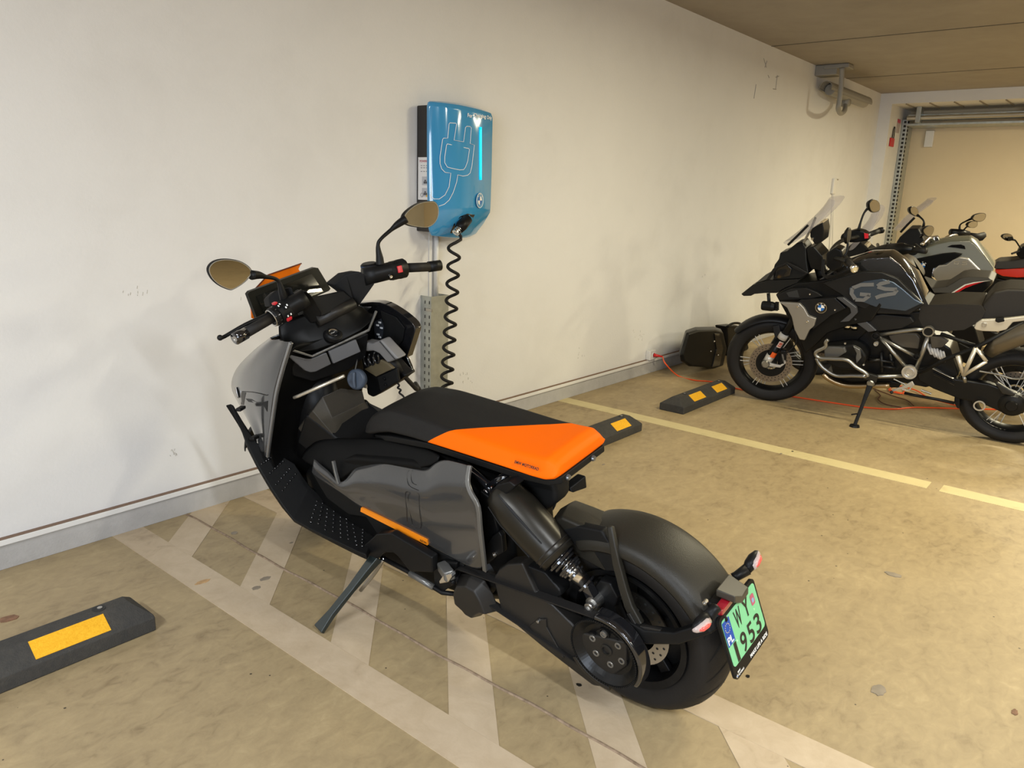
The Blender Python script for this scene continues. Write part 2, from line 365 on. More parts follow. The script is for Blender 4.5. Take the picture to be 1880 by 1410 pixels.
for i in range(22):
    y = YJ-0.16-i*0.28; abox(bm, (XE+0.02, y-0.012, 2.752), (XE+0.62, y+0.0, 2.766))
put('lintel_ribs', bm, mat('rib grey brown', (0.30, 0.27, 0.22), 0.9), wall_b)  # ribs under the lintel, in a darker colour than the wall
o = put('junction_box', (lambda b_: (abox(b_, (XD-0.05, 2.67, 2.28), (XD-0.002, 2.78, 2.50)), b_)[1])(BM()), M_WHITE, None, bev=0.008)
tag(o, 'small white junction box on the beige door below the track', 'junction box')
q = on_y(1637, 262, YJ-0.01)
t = thing('warning_tag', (q.x, q.y, q.z), 'small red tag hanging by a loop beside the door rail', 'tag')
bm = BM(); abox(bm, (q.x-0.09, YJ-0.02, q.z-0.05), (q.x+0.09, YJ-0.004, q.z+0.06)); put('body', bm, mat('red enamel', (0.55, 0.01, 0.01), 0.4), t, bev=0.004)
bm = BM(); tube(bm, [(q.x-0.02, YJ-0.012, q.z+0.06), (q.x-0.01, YJ-0.012, q.z+0.17), (q.x+0.05, YJ-0.012, q.z+0.2), (q.x+0.06, YJ-0.012, q.z+0.06)], 0.006, 6, 5); put('loop', bm, M_BLKM, t)
q = on_y(1652, 232, YJ-0.01)
bm = BM(); abox(bm, (q.x-0.13, YJ-0.006, q.z-0.09), (q.x+0.02, YJ-0.0005, q.z+0.09)); o = put('notice_sticker', bm, mat('sticker grey', (0.45, 0.38, 0.36), 0.5)); tag(o, 'small grey notice sticker with a red header near the top of the rail', 'sticker')
bm = BM(); abox(bm, (q.x-0.13, YJ-0.008, q.z+0.04), (q.x+0.02, YJ-0.0062, q.z+0.085)); put('header', bm, M_RED, o)

# ------------------------------------------------------------------ security camera
def cctv():
    a = on_y(1497, 125, YW)
    t = thing('security_camera', (a.x, YW, ZC), 'grey tubular security camera hanging on a hooked arm below the ceiling', 'camera')
    M_CAM = mat('camera housing grey', (0.26, 0.245, 0.215), 0.45)
    # bracket arm projecting from the wall, then a hooked pipe
    Yc = 2.92
    e = on_y(1546, 122, Yc)
    bm = BM(); abox(bm, (e.x-0.09, Yc+0.02, e.z-0.09), (e.x+0.09, YW-0.001, min(ZC-0.002, e.z+0.03))); put('wall_bracket', bm, M_CAM, t, bev=0.01)
    bm = BM(); abox(bm, (e.x-0.10, Yc-0.10, e.z-0.03), (e.x+0.08, Yc+0.16, min(ZC-0.002, e.z+0.075))); put('junction_box', bm, M_CAM, t, bev=0.01)
    P = [on_y(1546, 124, Yc-0.06), on_y(1545, 150, Yc-0.06), on_y(1541, 185, Yc-0.06), on_y(1539, 199, Yc-0.05), on_y(1543, 208, Yc), on_y(1550, 204, Yc+0.04), on_y(1552, 194, Yc+0.08), on_y(1553, 188, Yc+0.09)]
    bm = BM(); tube(bm, P, 0.026, 14, 5); put('arm', bm, M_CAM, t, smooth=True)
    A, B = on_y(1516, 158, 3.06), on_y(1589, 186, 2.97)
    d = (B-A).normalized(); s = d.cross(Vector((0, 0, 1))).normalized(); u = s.cross(d)
    def ringp(c, w, h, low=1.0): return [c+s*(w*math.cos(2*PI*i/20))+u*((h if math.sin(2*PI*i/20) > 0 else h*low)*math.sin(2*PI*i/20)) for i in range(20)]
    L = (B-A).length
    bm = BM(); loft(bm, [ringp(A+d*(L*x)-u*0.02, 0.058, 0.058) for x in (0.1, 0.97)]); put('housing', bm, M_CAM, t, bev=0.006)
    bm = BM()
    arc = lambda c, w: [c+s*(w*math.cos(rad(a_)))+u*(w*math.sin(rad(a_))) for a_ in range(-20, 201, 20)]
    R0 = [arc(A+d*(L*x)-u*0.015, 0.070) for x in (0, 1.03)]; R1 = [arc(A+d*(L*x)-u*0.015, 0.064) for x in (0, 1.03)]
    loft(bm, [R0[0]+R1[0][::-1], R0[1]+R1[1][::-1]]); put('sun_shield', bm, M_CAM, t)
    bm = BM(); lathe(bm, [(0, 0), (0.04, 0), (0.04, 0.012), (0, 0.012)], B-d*(L*0.035)-u*0.02, d, 24); put('lens', bm, M_GLOSS, t)
    k = on_y(1553, 188, Yc+0.09); bm = BM(); lathe(bm, [(0, -0.04), (0.045, -0.04), (0.05, 0), (0.045, 0.04), (0, 0.04)], k, s, 20); put('swivel', bm, M_CAM, t, smooth=True)
    return t
cctv()
# thin cable with a little box coming down the wall
t = thing('wall_cable', (9.85, YW, 1.72), 'thin white cable dropping from a small clip box on the wall', 'cable')
q = on_y(1530, 342, YW-0.01)
bm = BM(); abox(bm, (q.x-0.05, YW-0.03, q.z-0.09), (q.x+0.05, YW-0.001, q.z+0.09)); put('clip_box', bm, M_WHITE, t, bev=0.006)
bm = BM(); tube(bm, [on_y(1529, 356, YW-0.012), on_y(1528, 380, YW-0.012), on_y(1522, 480, YW-0.012), on_y(1516, 640, YW-0.012)], 0.007, 6, 3); put('cable', bm, M_WHITE, t)
bm = BM(); tube(bm, [on_y(1531, 356, YW-0.012), on_y(1530, 380, YW-0.012), on_y(1528, 480, YW-0.012), on_y(1522, 640, YW-0.012)], 0.005, 6, 3); put('cable', bm, M_WHITE, t)
bm = BM(); abox(bm, (q.x+0.05, YW-0.02, q.z+0.075), (q.x+0.13, YW-0.004, q.z+0.09)); put('tab', bm, M_STEEL, t)

# ------------------------------------------------------------------ wheel stops
M_STOP = mottled('recycled rubber', [(0.3, (0.028, 0.028, 0.028)), (0.6, (0.05, 0.047, 0.042)), (0.8, (0.085, 0.075, 0.058))], [(4, 6, 0.4), (60, 6, 0.2)], 0.75, (200, 0.5))
def wheel_stop(x0, x1, yc, ang, strips, holes, label, W=0.19, Hh=0.10):
    cx = (x0+x1)/2; t = thing('wheel_stop', (cx, yc, 0), label, 'wheel stop', 'rubber wheel stops on the floor')
    c, s = math.cos(ang), math.sin(ang)
    def T(x, y, z): return Vector((cx+(x-cx)*c-y*s, yc+(x-cx)*s+y*c, z))
    h, w2, tw, e, lo = Hh, W/2, 0.026, 0.05, 0.05
    bm = BM()
    def sec(x, zt, tw_): return [T(x, -w2, 0), T(x, -w2, min(lo, zt)), T(x, -tw_, zt), T(x, tw_, zt), T(x, w2, min(lo, zt)), T(x, w2, 0)]
    loft(bm, [sec(x0, lo+0.004, w2-0.012), sec(x0+e, h, tw), sec(x1-e, h, tw), sec(x1, lo+0.004, w2-0.012)])
    put('body', bm, M_STOP, t, bev=0.005)
    n = Vector((0, -(h-lo), w2-tw)).normalized(); sl = Vector((0, w2-tw, h-lo))
    for a, b in strips:
        bm = BM(); nn = Vector((0, -sl.z, sl.y)).normalized()
        def Q(x, f, k): p = Vector((x, -w2, lo))+sl*f+nn*k; return T(p.x, p.y, p.z)
        A = [Q(a, 0.16, 0.0), Q(b, 0.16, 0.0), Q(b, 0.9, 0.0), Q(a, 0.9, 0.0)]; B = [Q(a, 0.16, 0.002), Q(b, 0.16, 0.002), Q(b, 0.9, 0.002), Q(a, 0.9, 0.002)]
        prism(bm, A, B); put('reflective_strip', bm, M_YEL, t)
    for x in holes:
        bm = BM(); lathe(bm, [(0.020, 0.0005), (0.020, 0.0014), (0, 0.0014)], T(x, 0, h), (0, 0, 1), 16); f = put('bolt_hole', bm, M_DARKHOLE, t)
        bm = BM(); lathe(bm, [(0.008, 0.001), (0.008, 0.004), (0, 0.004)], T(x+0.003, 0, h), (0, 0, 1), 10); put('bolt', bm, M_STEEL, f)
    return t
def sxx(*a): return [(on_z(l_, y_, 0.075).x, on_z(r_, y2, 0.075).x) for l_, y_, r_, y2 in a]
wheel_stop(-0.03, 1.036, 2.435, 0, sxx((58, 1195, 203, 1148))+[(0.10, 0.32)], [on_z(182, 1118, 0.1).x, 0.15], 'black rubber wheel stop in the near left bay with one wide yellow panel in view')
wheel_stop(3.15, 4.20, 2.435, 0, sxx((1121, 784, 1156, 776))+[(3.50, 3.72)], [on_z(1139, 764, 0.1).x, 3.4], 'black rubber wheel stop behind the orange seat, partly hidden by it')
wheel_stop(4.745, 5.60, 2.425, 0, sxx((1260, 730, 1287, 723), (1307, 715, 1331, 709)), [on_z(1252, 722, 0.1).x, on_z(1316, 699, 0.1).x], 'black rubber wheel stop with two yellow panels in front of the motorcycle wheel')

# ------------------------------------------------------------------ a vehicle's own frame: F forward, S to its left, U up
class Rig:
    def __init__(s, O, head, lean):
        s.O = Vector(O); s.F = Vector((math.cos(head), math.sin(head), 0)); left = Vector((-math.sin(head), math.cos(head), 0)); z = Vector((0, 0, 1))
        s.S = left*math.cos(lean)-z*math.sin(lean); s.U = z*math.cos(lean)+left*math.sin(lean)
    def l(s, f, a, u): return s.O+s.F*f+s.S*a+s.U*u
    def s(s_, x, y, a): r = ray(x, y); return EYE+r*((a-(EYE-s_.O).dot(s_.S))/r.dot(s_.S))
    def f(s_, x, y, a): r = ray(x, y); return EYE+r*((a-(EYE-s_.O).dot(s_.F))/r.dot(s_.F))
    def u(s_, x, y, a): r = ray(x, y); return EYE+r*((a-(EYE-s_.O).dot(s_.U))/r.dot(s_.U))
    def loc(s, p): d = p-s.O; return d.dot(s.F), d.dot(s.S), d.dot(s.U)
    def mir(s, p): return p-s.S*(2*(p-s.O).dot(s.S))
    def P(s_, pts, S=None): return [s_.s(p[0], p[1], p[2] if len(p) > 2 else S) for p in pts]
def plate(name, P, ext, m, parent, bev=0.0, label=None, seg=2):
    bm = BM(); prism(bm, P, [p+ext for p in P]); return put(name, bm, m, parent, bev=bev, label=label, seg=seg)
def surf(name, rows, m, parent, th=0.005, sub=1, label=None, closed=False):
    bm = BM(); loft(bm, rows, closed=closed, cap=False); return put(name, bm, m, parent, smooth=True, sub=sub, solid=th, solid_off=0, label=label)
def rod(name, P, r, m, parent, n=12, smooth=0, label=None):
    bm = BM(); tube(bm, P, r, n, smooth); return put(name, bm, m, parent, smooth=True, label=label, autos=60) if n > 8 else put(name, bm, m, parent, label=label)
def bar(name, P, side, w, h, m, parent, bev=0.003, label=None):
    """rectangular-section bar: w along side, h across; w and h may be lists"""
    P = [Vector(p) for p in P]; rings = []
    for i, p in enumerate(P):
        d = (P[min(i+1, len(P)-1)]-P[max(i-1, 0)]).normalized(); sd = (side-d*side.dot(d)).normalized(); up = d.cross(sd)
        ww = w[i] if isinstance(w, (list, tuple)) else w; hh = h[i] if isinstance(h, (list, tuple)) else h
        rings.append([p+sd*ww/2+up*hh/2, p-sd*ww/2+up*hh/2, p-sd*ww/2-up*hh/2, p+sd*ww/2-up*hh/2])
    bm = BM(); loft(bm, rings); return put(name, bm, m, parent, bev=bev, label=label)
def bolt(P, ax, r, parent, m=None, name='bolt', h=0.006):
    bm = BM(); lathe(bm, [(0, h*0.5), (r*0.5, h*0.5), (r*0.55, h), (r*0.9, h), (r, h*0.7), (r, -h), (0, -h)], P, ax, 16); return put(name, bm, m or M_STEEL, parent)
def disc(name, o, ax, prof, m, parent, n=32, label=None, smooth=False):
    bm = BM(); lathe(bm, prof, o, ax, n); return put(name, bm, m, parent, label=label, smooth=smooth)
def tyre(K, f, R, hw, rim, parent, grooves=True, m=None, wrap=1.0):
    prof = []
    n = 14
    for i in range(n+1):
        t = -1.5+3.0*i/n
        prof.append((R-hw*0.72*(1-math.cos(t*0.98)), hw*math.sin(t*0.98)/math.sin(1.47)))
    prof = [(rim, -hw*0.72), (rim+0.012, -hw*0.86)]+prof+[(rim+0.012, hw*0.86), (rim, hw*0.72)]
    bm = BM(); lathe(bm, prof, K.l(f, 0, R), K.S, 72); nf = len(bm.faces)
    o = K.l(f, 0, R)
    if grooves:
        for k in range(22):
            for sgn in (1, -1):
                a0 = 2*PI*(k+(0.5 if sgn < 0 else 0))/22; pts = []
                for j in range(7):
                    t = 0.12+0.98*j/6; a = a0+0.17*(j/6)**1.3*1.4
                    r = R-hw*0.72*(1-math.cos(t))+0.0012; h = sgn*hw*math.sin(t)/math.sin(1.47)
                    d = K.F*math.cos(a)+K.U*math.sin(a); pts.append((o+d*r+K.S*h, 0.0036*(1-abs(j-3)/4.5), -K.F*math.sin(a)+K.U*math.cos(a)))
                L = [bm.verts.new(p+q*w_) for p, w_, q in pts]; Rr = [bm.verts.new(p-q*w_) for p, w_, q in pts]
                for j in range(6):
                    fc = bm.faces.new((L[j], L[j+1], Rr[j+1], Rr[j])); fc.material_index = 1
    return put('tyre', bm, [m or M_RUB, mat('tread groove', (0.004, 0.004, 0.004), 0.9)], parent, smooth=True)
def brake_disc(name, o, ax, r1, r0, m, parent, rows=((0.5, 24),), t=0.0025):
    """perforated disc: dark holes are small recess discs on both faces"""
    bm = BM(); lathe(bm, [(r0, -t), (r1, -t), (r1, t), (r0, t), (r0, -t)], o, ax, 48); nf = len(bm.faces)
    x, y = frame_of(Vector(ax).normalized()); axn = Vector(ax).normalized()
    for fr, n in rows:
        rr = r0+(r1-r0)*fr
        for k in range(n):
            a = 2*PI*k/n+fr*3; c = Vector(o)+(x*math.cos(a)+y*math.sin(a))*rr
            for sg in (1, -1):
                vs = [bm.verts.new(c+axn*sg*(t+0.0004)+(x*math.cos(q*PI/4)+y*math.sin(q*PI/4))*0.0042) for q in range(8)]
                bm.faces.new(vs).material_index = 1
    return put(name, bm, [m, M_DARKHOLE], parent)
def densify(rows, k=3):
    r1 = [smooth_path(r, k) for r in rows]; cols = [smooth_path([r[j] for r in r1], k) for j in range(len(r1[0]))]
    return [[c[i] for c in cols] for i in range(len(cols[0]))]
def seg(a, b, n): return [a+(b-a)*i/n for i in range(n+1)]

# ================================================================== the orange-seated electric scooter in front
K = Rig((1.85, 0.965, 0), PI/2, rad(11.7))
F, S, U = K.F, K.S, K.U
sco = thing('electric_scooter', (1.85, 1.8, 0), 'grey-black electric scooter with an orange-tailed seat, parked by the wall charger', 'scooter')
M_DKG = mat('dark grey satin', (0.016, 0.0145, 0.013), 0.42, spec=0.4, bump=(300, 0.1))
M_FEND = mat('fender plastic', (0.017, 0.015, 0.011), 0.46, spec=0.4, bump=(350, 0.25))
M_TRIM = mat('grey trim', (0.16, 0.158, 0.15), 0.3, 0.5)
M_TUN = mat('tunnel plastic', (0.030, 0.026, 0.020), 0.45, bump=(400, 0.2))
R1 = 0.2865
# ---- rear wheel
wh = disc('rear_wheel', K.l(0, 0, R1), S, [(0.0, -0.05), (0.03, -0.05), (0.035, -0.02), (0.10, -0.012), (0.168, -0.03), (0.172, -0.066), (0.192, -0.072), (0.192, -0.066), (0.180, -0.05), (0.176, 0.0), (0.180, 0.05), (0.192, 0.066), (0.192, 0.072), (0.172, 0.066), (0.166, 0.0), (0.10, 0.012), (0.035, 0.02), (0.032, 0.09), (0, 0.09)], M_BLK, sco, 64, smooth=False)
tyre(K, 0, R1, 0.080, 0.188, wh)
brake_disc('brake_disc', K.l(0, 0.048, R1), S, 0.128, 0.085, M_STEEL, wh, ((0.3, 24), (0.7, 24)))
bm = BM(); box(bm, K.s(1194, 1253, 0.056), F*0.016, U*0.004, S*0.003); put('balance_weight', bm, M_CHROME, wh)
bm = BM(); box(bm, K.l(0.075, 0.06, R1+0.095), F*0.03+U*0.02, (U*0.03-F*0.02), S*0.028); put('brake_caliper', bm, M_ANTH, sco, bev=0.008)
rod('brake_hose', [K.s(1150, 1098, 0.09), K.s(1163, 1112, 0.085), K.s(1172, 1122, 0.085)], 0.004, M_STEEL, sco, 8, 4)
# spokes of the rear wheel
for k in range(5):
    a = 2*PI*k/5+0.3; d = F*math.cos(a)+U*math.sin(a)
    bar('spoke', [K.l(0, 0.0, R1)+d*0.03, K.l(0, 0.012, R1)+d*0.10, K.l(0, 0.02, R1)+d*0.172], S, [0.035, 0.02, 0.02], [0.035, 0.03, 0.04], M_BLK, wh, 0.005)
# ---- front wheel
R2 = 0.262; FX = 1.63
fw = disc('front_wheel', K.l(FX, -0.035, R2), S, [(0.0, -0.05), (0.03, -0.05), (0.035, -0.014), (0.168, -0.012), (0.176, -0.045), (0.192, -0.05), (0.180, 0.0), (0.192, 0.05), (0.176, 0.045), (0.168, 0.012), (0.035, 0.014), (0.03, 0.05), (0, 0.05)], M_BLK, sco, 48)
KF = Rig(K.l(0, -0.035, 0), PI/2, rad(11.7)); tyre(KF, FX, R2, 0.050, 0.186, fw)
for sg in (1, -1): brake_disc('brake_disc', K.l(FX, 0.062*sg, R2), S, 0.132, 0.09, M_STEEL, fw, ((0.5, 20),))
for sg in (1, -1): rod('fork_leg', [K.l(FX, 0.09*sg, R2), K.l(FX-0.18, 0.09*sg, 0.78)], [0.028, 0.024], M_ANTH, sco, 14)
def arc_shell(name, f, R, r, hw, a0, a1, m, parent, lip=0.02, n=24, th=0.004, crown=0.012):
    rows = []
    for k in range(n+1):
        a = a0+(a1-a0)*k/n; d = F*math.cos(a)+U*math.sin(a); o = K.l(f, 0, R)
        rows.append([o+d*(r-lip)+S*hw, o+d*(r+0.0)+S*hw*0.99, o+d*(r+crown*0.7)+S*hw*0.6, o+d*(r+crown), o+d*(r+crown*0.7)-S*hw*0.6, o+d*r-S*hw*0.99, o+d*(r-lip)-S*hw])
    return surf(name, rows, m, parent, th, 1)
arc_shell('front_fender', FX, R2, 0.296, 0.075, rad(20), rad(150), M_BLKM, sco)
# ---- rear fender
arc_shell('rear_fender', 0.0, R1, 0.298, 0.096, rad(62), rad(148), M_FEND, sco, 0.035, crown=0.014)
A = K.P([(1003, 985), (1012, 960), (1030, 952), (1081, 974), (1113, 1000), (1127, 1012), (1112, 1050), (1060, 1022)], 0.088)
Z_ = K.P([(1036, 936), (1045, 924), (1057, 918), (1090, 930), (1120, 942), (1127, 962), (1128, 985), (1080, 975)], -0.07)
bm = BM(); loft(bm, [A, [a_*0.93+z_*0.07+U*0.007 for a_, z_ in zip(A, Z_)], [a_*0.5+z_*0.5+U*0.014 for a_, z_ in zip(A, Z_)], Z_]); put('fender_cover', bm, M_FEND, sco, bev=0.005)
plate('fender_side_cover', K.P([(1022, 975), (1060, 966), (1104, 975), (1120, 1000), (1130, 1050), (1112, 1050), (1090, 1015), (1050, 1000)], 0.09), -S*0.03, M_BLKM, sco, 0.006)
bar('fender_stay', K.P([(1121, 966, 0.075), (1127, 1000, 0.095), (1134, 1035, 0.100), (1146, 1080, 0.108), (1156, 1112, 0.115), (1174, 1146, 0.120)]), F, [0.016, 0.020, 0.026, 0.026, 0.028, 0.03], 0.018, M_FEND, sco, 0.004)
# ---- swingarm and belt drive
sw = K.P([(905, 1062), (915, 1045), (930, 1036), (958, 1034), (984, 1090), (1012, 1110), (1045, 1142), (1062, 1160), (1150, 1180), (1150, 1225), (1100, 1262), (1088, 1260), (1063, 1241), (993, 1187), (920, 1126)], 0.165)
sa = plate('swingarm', sw, -S*0.05, M_DKG, sco, 0.008)
plate('upper_arm_bracket', K.P([(955, 1034), (975, 1042), (1000, 1052), (1028, 1085), (1030, 1094), (1010, 1108), (986, 1094), (958, 1063)], 0.150), -S*0.05, M_BLK, sa, 0.006)
plate('arm_facet', K.P([(973, 1148), (986, 1137), (1002, 1137), (1003, 1152), (1035, 1208), (1028, 1212), (975, 1155)], 0.170), -S*0.006, M_DKG, sa, 0.002)
bolt(K.s(989, 1140, 0.173), S, 0.005, sa)
ax0 = K.l(0, 0, R1)
disc('axle_hub', ax0+S*0.08, S, [(0, 0), (0.05, 0), (0.055, 0.07), (0.02, 0.075), (0, 0.075)], M_BLK, sa, 32)
pu = disc('belt_pulley', ax0+S*0.158, S, [(0.0, 0.004), (0.030, 0.004), (0.036, 0.001), (0.055, -0.004), (0.080, 0.006), (0.092, 0.018), (0.101, 0.026), (0.104, 0.026), (0.104, -0.012), (0, -0.012)], mat('pulley black', (0.006, 0.006, 0.006), 0.28, spec=0.3), sco, 72, smooth=False)
bm = BM()
for k in range(88):
    a = 2*PI*k/88; d = F*math.cos(a)+U*math.sin(a); t = -F*math.sin(a)+U*math.cos(a); box(bm, ax0+d*0.1045+S*0.170, d*0.0022, t*0.0022, S*0.017)
put('tooth_rim', bm, M_BLKM, pu)
disc('hub_nut', ax0+S*0.160, S, [(0.018, 0.0), (0.018, 0.008), (0.012, 0.010), (0.012, 0.004), (0, 0.004)], M_ANTH, pu, 20)
for k in range(6):
    a = 2*PI*k/6+0.35; d = F*math.cos(a)+U*math.sin(a); c = ax0+d*0.049+S*0.157
    disc('bolt_recess', c+S*0.002, S, [(0.0165, -0.003), (0.0165, 0.003), (0.013, 0.003), (0.0125, -0.002)], M_BLKM, pu, 20)
    bolt(c+S*0.004, S, 0.0105, pu, mat('bolt head grey', (0.22, 0.21, 0.19), 0.35, 0.6))
# belt loop round both pulleys
fc = K.l(0.53, 0.165, 0.315); rc = ax0+S*0.165
v = fc-rc; L_ = v.length; th0 = math.atan2(v.dot(U), v.dot(F)); al = math.acos((0.108-0.035)/L_)
path = [rc+(F*math.cos(a)+U*math.sin(a))*0.108 for a in seg(th0+al, th0+2*PI-al, 30)]+[fc+(F*math.cos(a)+U*math.sin(a))*0.035 for a in seg(th0-al, th0+al, 10)]
bm = BM(); rings = []
for i, p in enumerate(path):
    c = rc if i <= 30 else fc; d = (p-c).normalized()
    rings.append([p+d*0.002+S*0.014, p+d*0.002-S*0.014, p-d*0.003-S*0.014, p-d*0.003+S*0.014])
loft(bm, rings, loop=True); put('drive_belt', bm, M_RUB, sco)
# glossy guard round the upper rear of the pulley
bm = BM(); rings = []
for a in seg(rad(80), rad(212), 26):
    d = F*math.cos(a)+U*math.sin(a); rings.append([rc+d*0.112+S*0.024, rc+d*0.122+S*0.020, rc+d*0.126-S*0.02, rc+d*0.113-S*0.022])
loft(bm, rings); put('belt_guard', bm, M_GLOSS, sco, bev=0.003)
bm = BM(); rings = []
for a in seg(rad(-32), rad(-96), 14)[::-1]:
    d = F*math.cos(a)+U*math.sin(a); rings.append([rc+d*0.112+S*0.020, rc+d*0.128+S*0.018, rc+d*0.128-S*0.02, rc+d*0.112-S*0.020])
loft(bm, rings); put('lower_belt_guard', bm, M_DKG, sco, bev=0.002)
# pivot cover
A = K.P([(838, 1072), (846, 1052), (868, 1050), (892, 1064), (906, 1088), (919, 1122), (905, 1118), (896, 1121), (884, 1131), (868, 1122), (860, 1112), (842, 1096)], 0.155)
B = [p+(sum(A, Vector())/len(A)-p)*0.28+S*0.045 for p in A]
bm = BM(); prism(bm, A, B); put('pivot_cover', bm, M_DKG, sco, bev=0.006)
# motor and frame mass behind the panels
bm = BM()
loft(bm, [[K.l(f_, a_, u_) for a_, u_ in ((w_, lo), (w_, hi), (w_*0.6, hi+0.03), (-w_*0.6, hi+0.03), (-w_, hi), (-w_, lo), (-w_*0.7, lo-0.04), (w_*0.7, lo-0.04))]
          for f_, w_, lo, hi in ((1.42, 0.10, 0.24, 0.40), (1.28, 0.135, 0.22, 0.50), (1.02, 0.145, 0.20, 0.60), (0.72, 0.145, 0.20, 0.66), (0.54, 0.140, 0.22, 0.66), (0.42, 0.125, 0.26, 0.62), (0.36, 0.10, 0.32, 0.56))])
put('battery_case', bm, M_DEEP, sco, bev=0.01)
bm = BM(); lathe(bm, [(0, -0.15), (0.08, -0.15), (0.10, -0.12), (0.10, 0.12), (0.08, 0.14), (0, 0.14)], K.l(0.52, 0, 0.32), S, 40); put('motor_housing', bm, M_BLK, sco)
# little frame parts behind the side panel
plate('heel_plate', K.P([(880, 900), (900, 915), (910, 960), (918, 985), (918, 1012), (905, 1030), (890, 1038), (884, 1000)], 0.135), -S*0.06, M_BLK, sco, 0.006)
plate('rear_bracket', K.P([(894, 1000), (902, 985), (915, 976), (921, 985), (924, 1015), (912, 1022), (893, 1038)], 0.15), -S*0.02, M_BLK, sco, 0.004)
bolt(K.s(909, 1017, 0.152), S, 0.008, sco)
# subframe tubes
rod('frame_tube', K.P([(845, 845, 0.10), (893, 888, 0.125), (905, 903, 0.13)]), 0.012, M_GLOSS, sco, 12)
rod('frame_tube', K.P([(898, 893, 0.125), (920, 880, 0.11), (940, 868, 0.09)]), 0.014, M_GLOSS, sco, 12)
rod('frame_tube', K.P([(858, 850, 0.07), (905, 940, 0.11), (912, 980, 0.12)]), 0.016, M_BLK, sco, 12)
disc('frame_node', K.s(892, 906, 0.115), S, [(0, 0.0), (0.018, 0.0), (0.032, -0.006), (0.032, -0.04), (0, -0.04)], M_BLK, sco, 28)
bolt(K.s(892, 905, 0.120), S, 0.013, sco, M_STEEL)
bolt(K.s(904, 894, 0.14), S, 0.005, sco, M_CHROME)
# ---- tail unit under the seat
A = K.P([(945, 878), (985, 884), (1012, 880), (1020, 905), (1020, 925), (1004, 938), (985, 952), (965, 938), (946, 900)], 0.065)
bm = BM(); prism(bm, A, [p-S*0.075 for p in A]); put('tail_unit', bm, M_BLKM, sco, bev=0.015)
# ---- shock absorber: cover, spring seat, chrome damper
t0, t1 = K.s(916, 900, 0.135), K.s(1027, 1023, 0.135); d = (t1-t0).normalized(); Ls = (t1-t0).length
def oct_(c, w, h, n=8):
    xx = (S-d*S.dot(d)).normalized(); yy = d.cross(xx); return [c+xx*w*math.cos(PI/8+2*PI*i/n)+yy*h*math.sin(PI/8+2*PI*i/n) for i in range(n)]
sh = None
bm = BM(); rings = []
for x_, w_ in ((-0.03, 0.030), (0.0, 0.046), (0.08, 0.056), (0.3, 0.064), (0.65, 0.063), (0.9, 0.058), (1.0, 0.055)): rings.append(oct_(t0+d*Ls*x_, w_, w_, 16))
loft(bm, rings); sh = put('shock_cover', bm, mat('shock cover satin', (0.020, 0.0175, 0.013), 0.33, 0.4), sco, smooth=True)
xx = (S-d*S.dot(d)).normalized(); yy = d.cross(xx)
for a in (0.55, 2.3, -0.7):
    rr = xx*math.cos(a)+yy*math.sin(a)
    bar('cover_rib', [t0+d*Ls*0.06+rr*0.0535, t0+d*Ls*0.3+rr*0.0625, t0+d*Ls*0.78+rr*0.0615], rr, 0.006, [0.003, 0.008, 0.003], M_BLK, sh, 0.001)
for x_ in (0.88, 0.94): disc('cover_ring', t0+d*Ls*x_, d, [(0.0585, -0.002), (0.060, 0), (0.0585, 0.002)], M_DKG, sh, 40)
plate('shock_top_bracket', K.P([(899, 903), (912, 890), (935, 884), (946, 893), (925, 912), (910, 922)], 0.165), -S*0.05, M_BLK, sco, 0.005)
bolt(K.s(917, 910, 0.168), S, 0.008, sco, M_CHROME)
t2 = K.s(1079, 1074, 0.125); dd = (t2-t1).normalized()
dm = rod('damper', [t1-dd*0.02, t2], 0.022, M_CHROME, sco, 24)
disc('spring_seat', t1+dd*0.005, dd, [(0.0, 0), (0.046, 0), (0.046, 0.006), (0.03, 0.010), (0, 0.01)], M_GLOSS, dm, 32)
bm = BM(); tube(bm, [t1+dd*(-0.01+0.05*i/36)+((xx*math.cos(i*0.55)+yy*math.sin(i*0.55))*0.034) for i in range(37)], 0.005, 8); put('spring', bm, M_GLOSS, dm, smooth=True)
for x_, r_ in ((0.35, 0.036), (0.42, 0.033), (0.55, 0.029), (0.92, 0.031)):
    disc('collar', t1+dd*(t2-t1).length*x_, dd, [(0.02, 0), (r_, 0), (r_, 0.006), (0.02, 0.006)], M_GLOSS, dm, 32)
eye = K.s(1093, 1103, 0.125)
bar('shock_eye', [t2-dd*0.005, K.s(1086, 1090, 0.125), eye], S, 0.03, 0.028, M_GLOSS, sco, 0.004)
disc('clevis', eye, S, [(0, -0.022), (0.020, -0.022), (0.020, 0.018), (0.013, 0.018), (0.013, 0.0), (0, 0)], M_STEEL, sco, 24)
bolt(eye+S*0.026, S, 0.014, sco, M_STEEL, h=0.010)
plate('clevis_mount', K.P([(1088, 1080), (1100, 1066), (1120, 1072), (1134, 1098), (1128, 1115), (1142, 1150), (1130, 1170), (1110, 1120), (1095, 1112)], 0.11), -S*0.035, M_BLK, sco, 0.005)
# ---- licence plate arm
arm = [K.s(1150, 1148, 0.125), K.s(1190, 1165, 0.125), K.s(1245, 1168, 0.120), K.s(1300, 1150, 0.10), K.s(1330, 1128, 0.06)]
bar('plate_arm', arm, S, [0.03, 0.03, 0.028, 0.028, 0.03], [0.06, 0.045, 0.035, 0.032, 0.03], M_BLK, sco, 0.006)
bar('arm_brace', K.P([(1155, 1125, 0.126), (1170, 1150, 0.128), (1192, 1153, 0.128), (1215, 1158, 0.126)]), S, 0.012, 0.012, M_DKG, sco, 0.002)
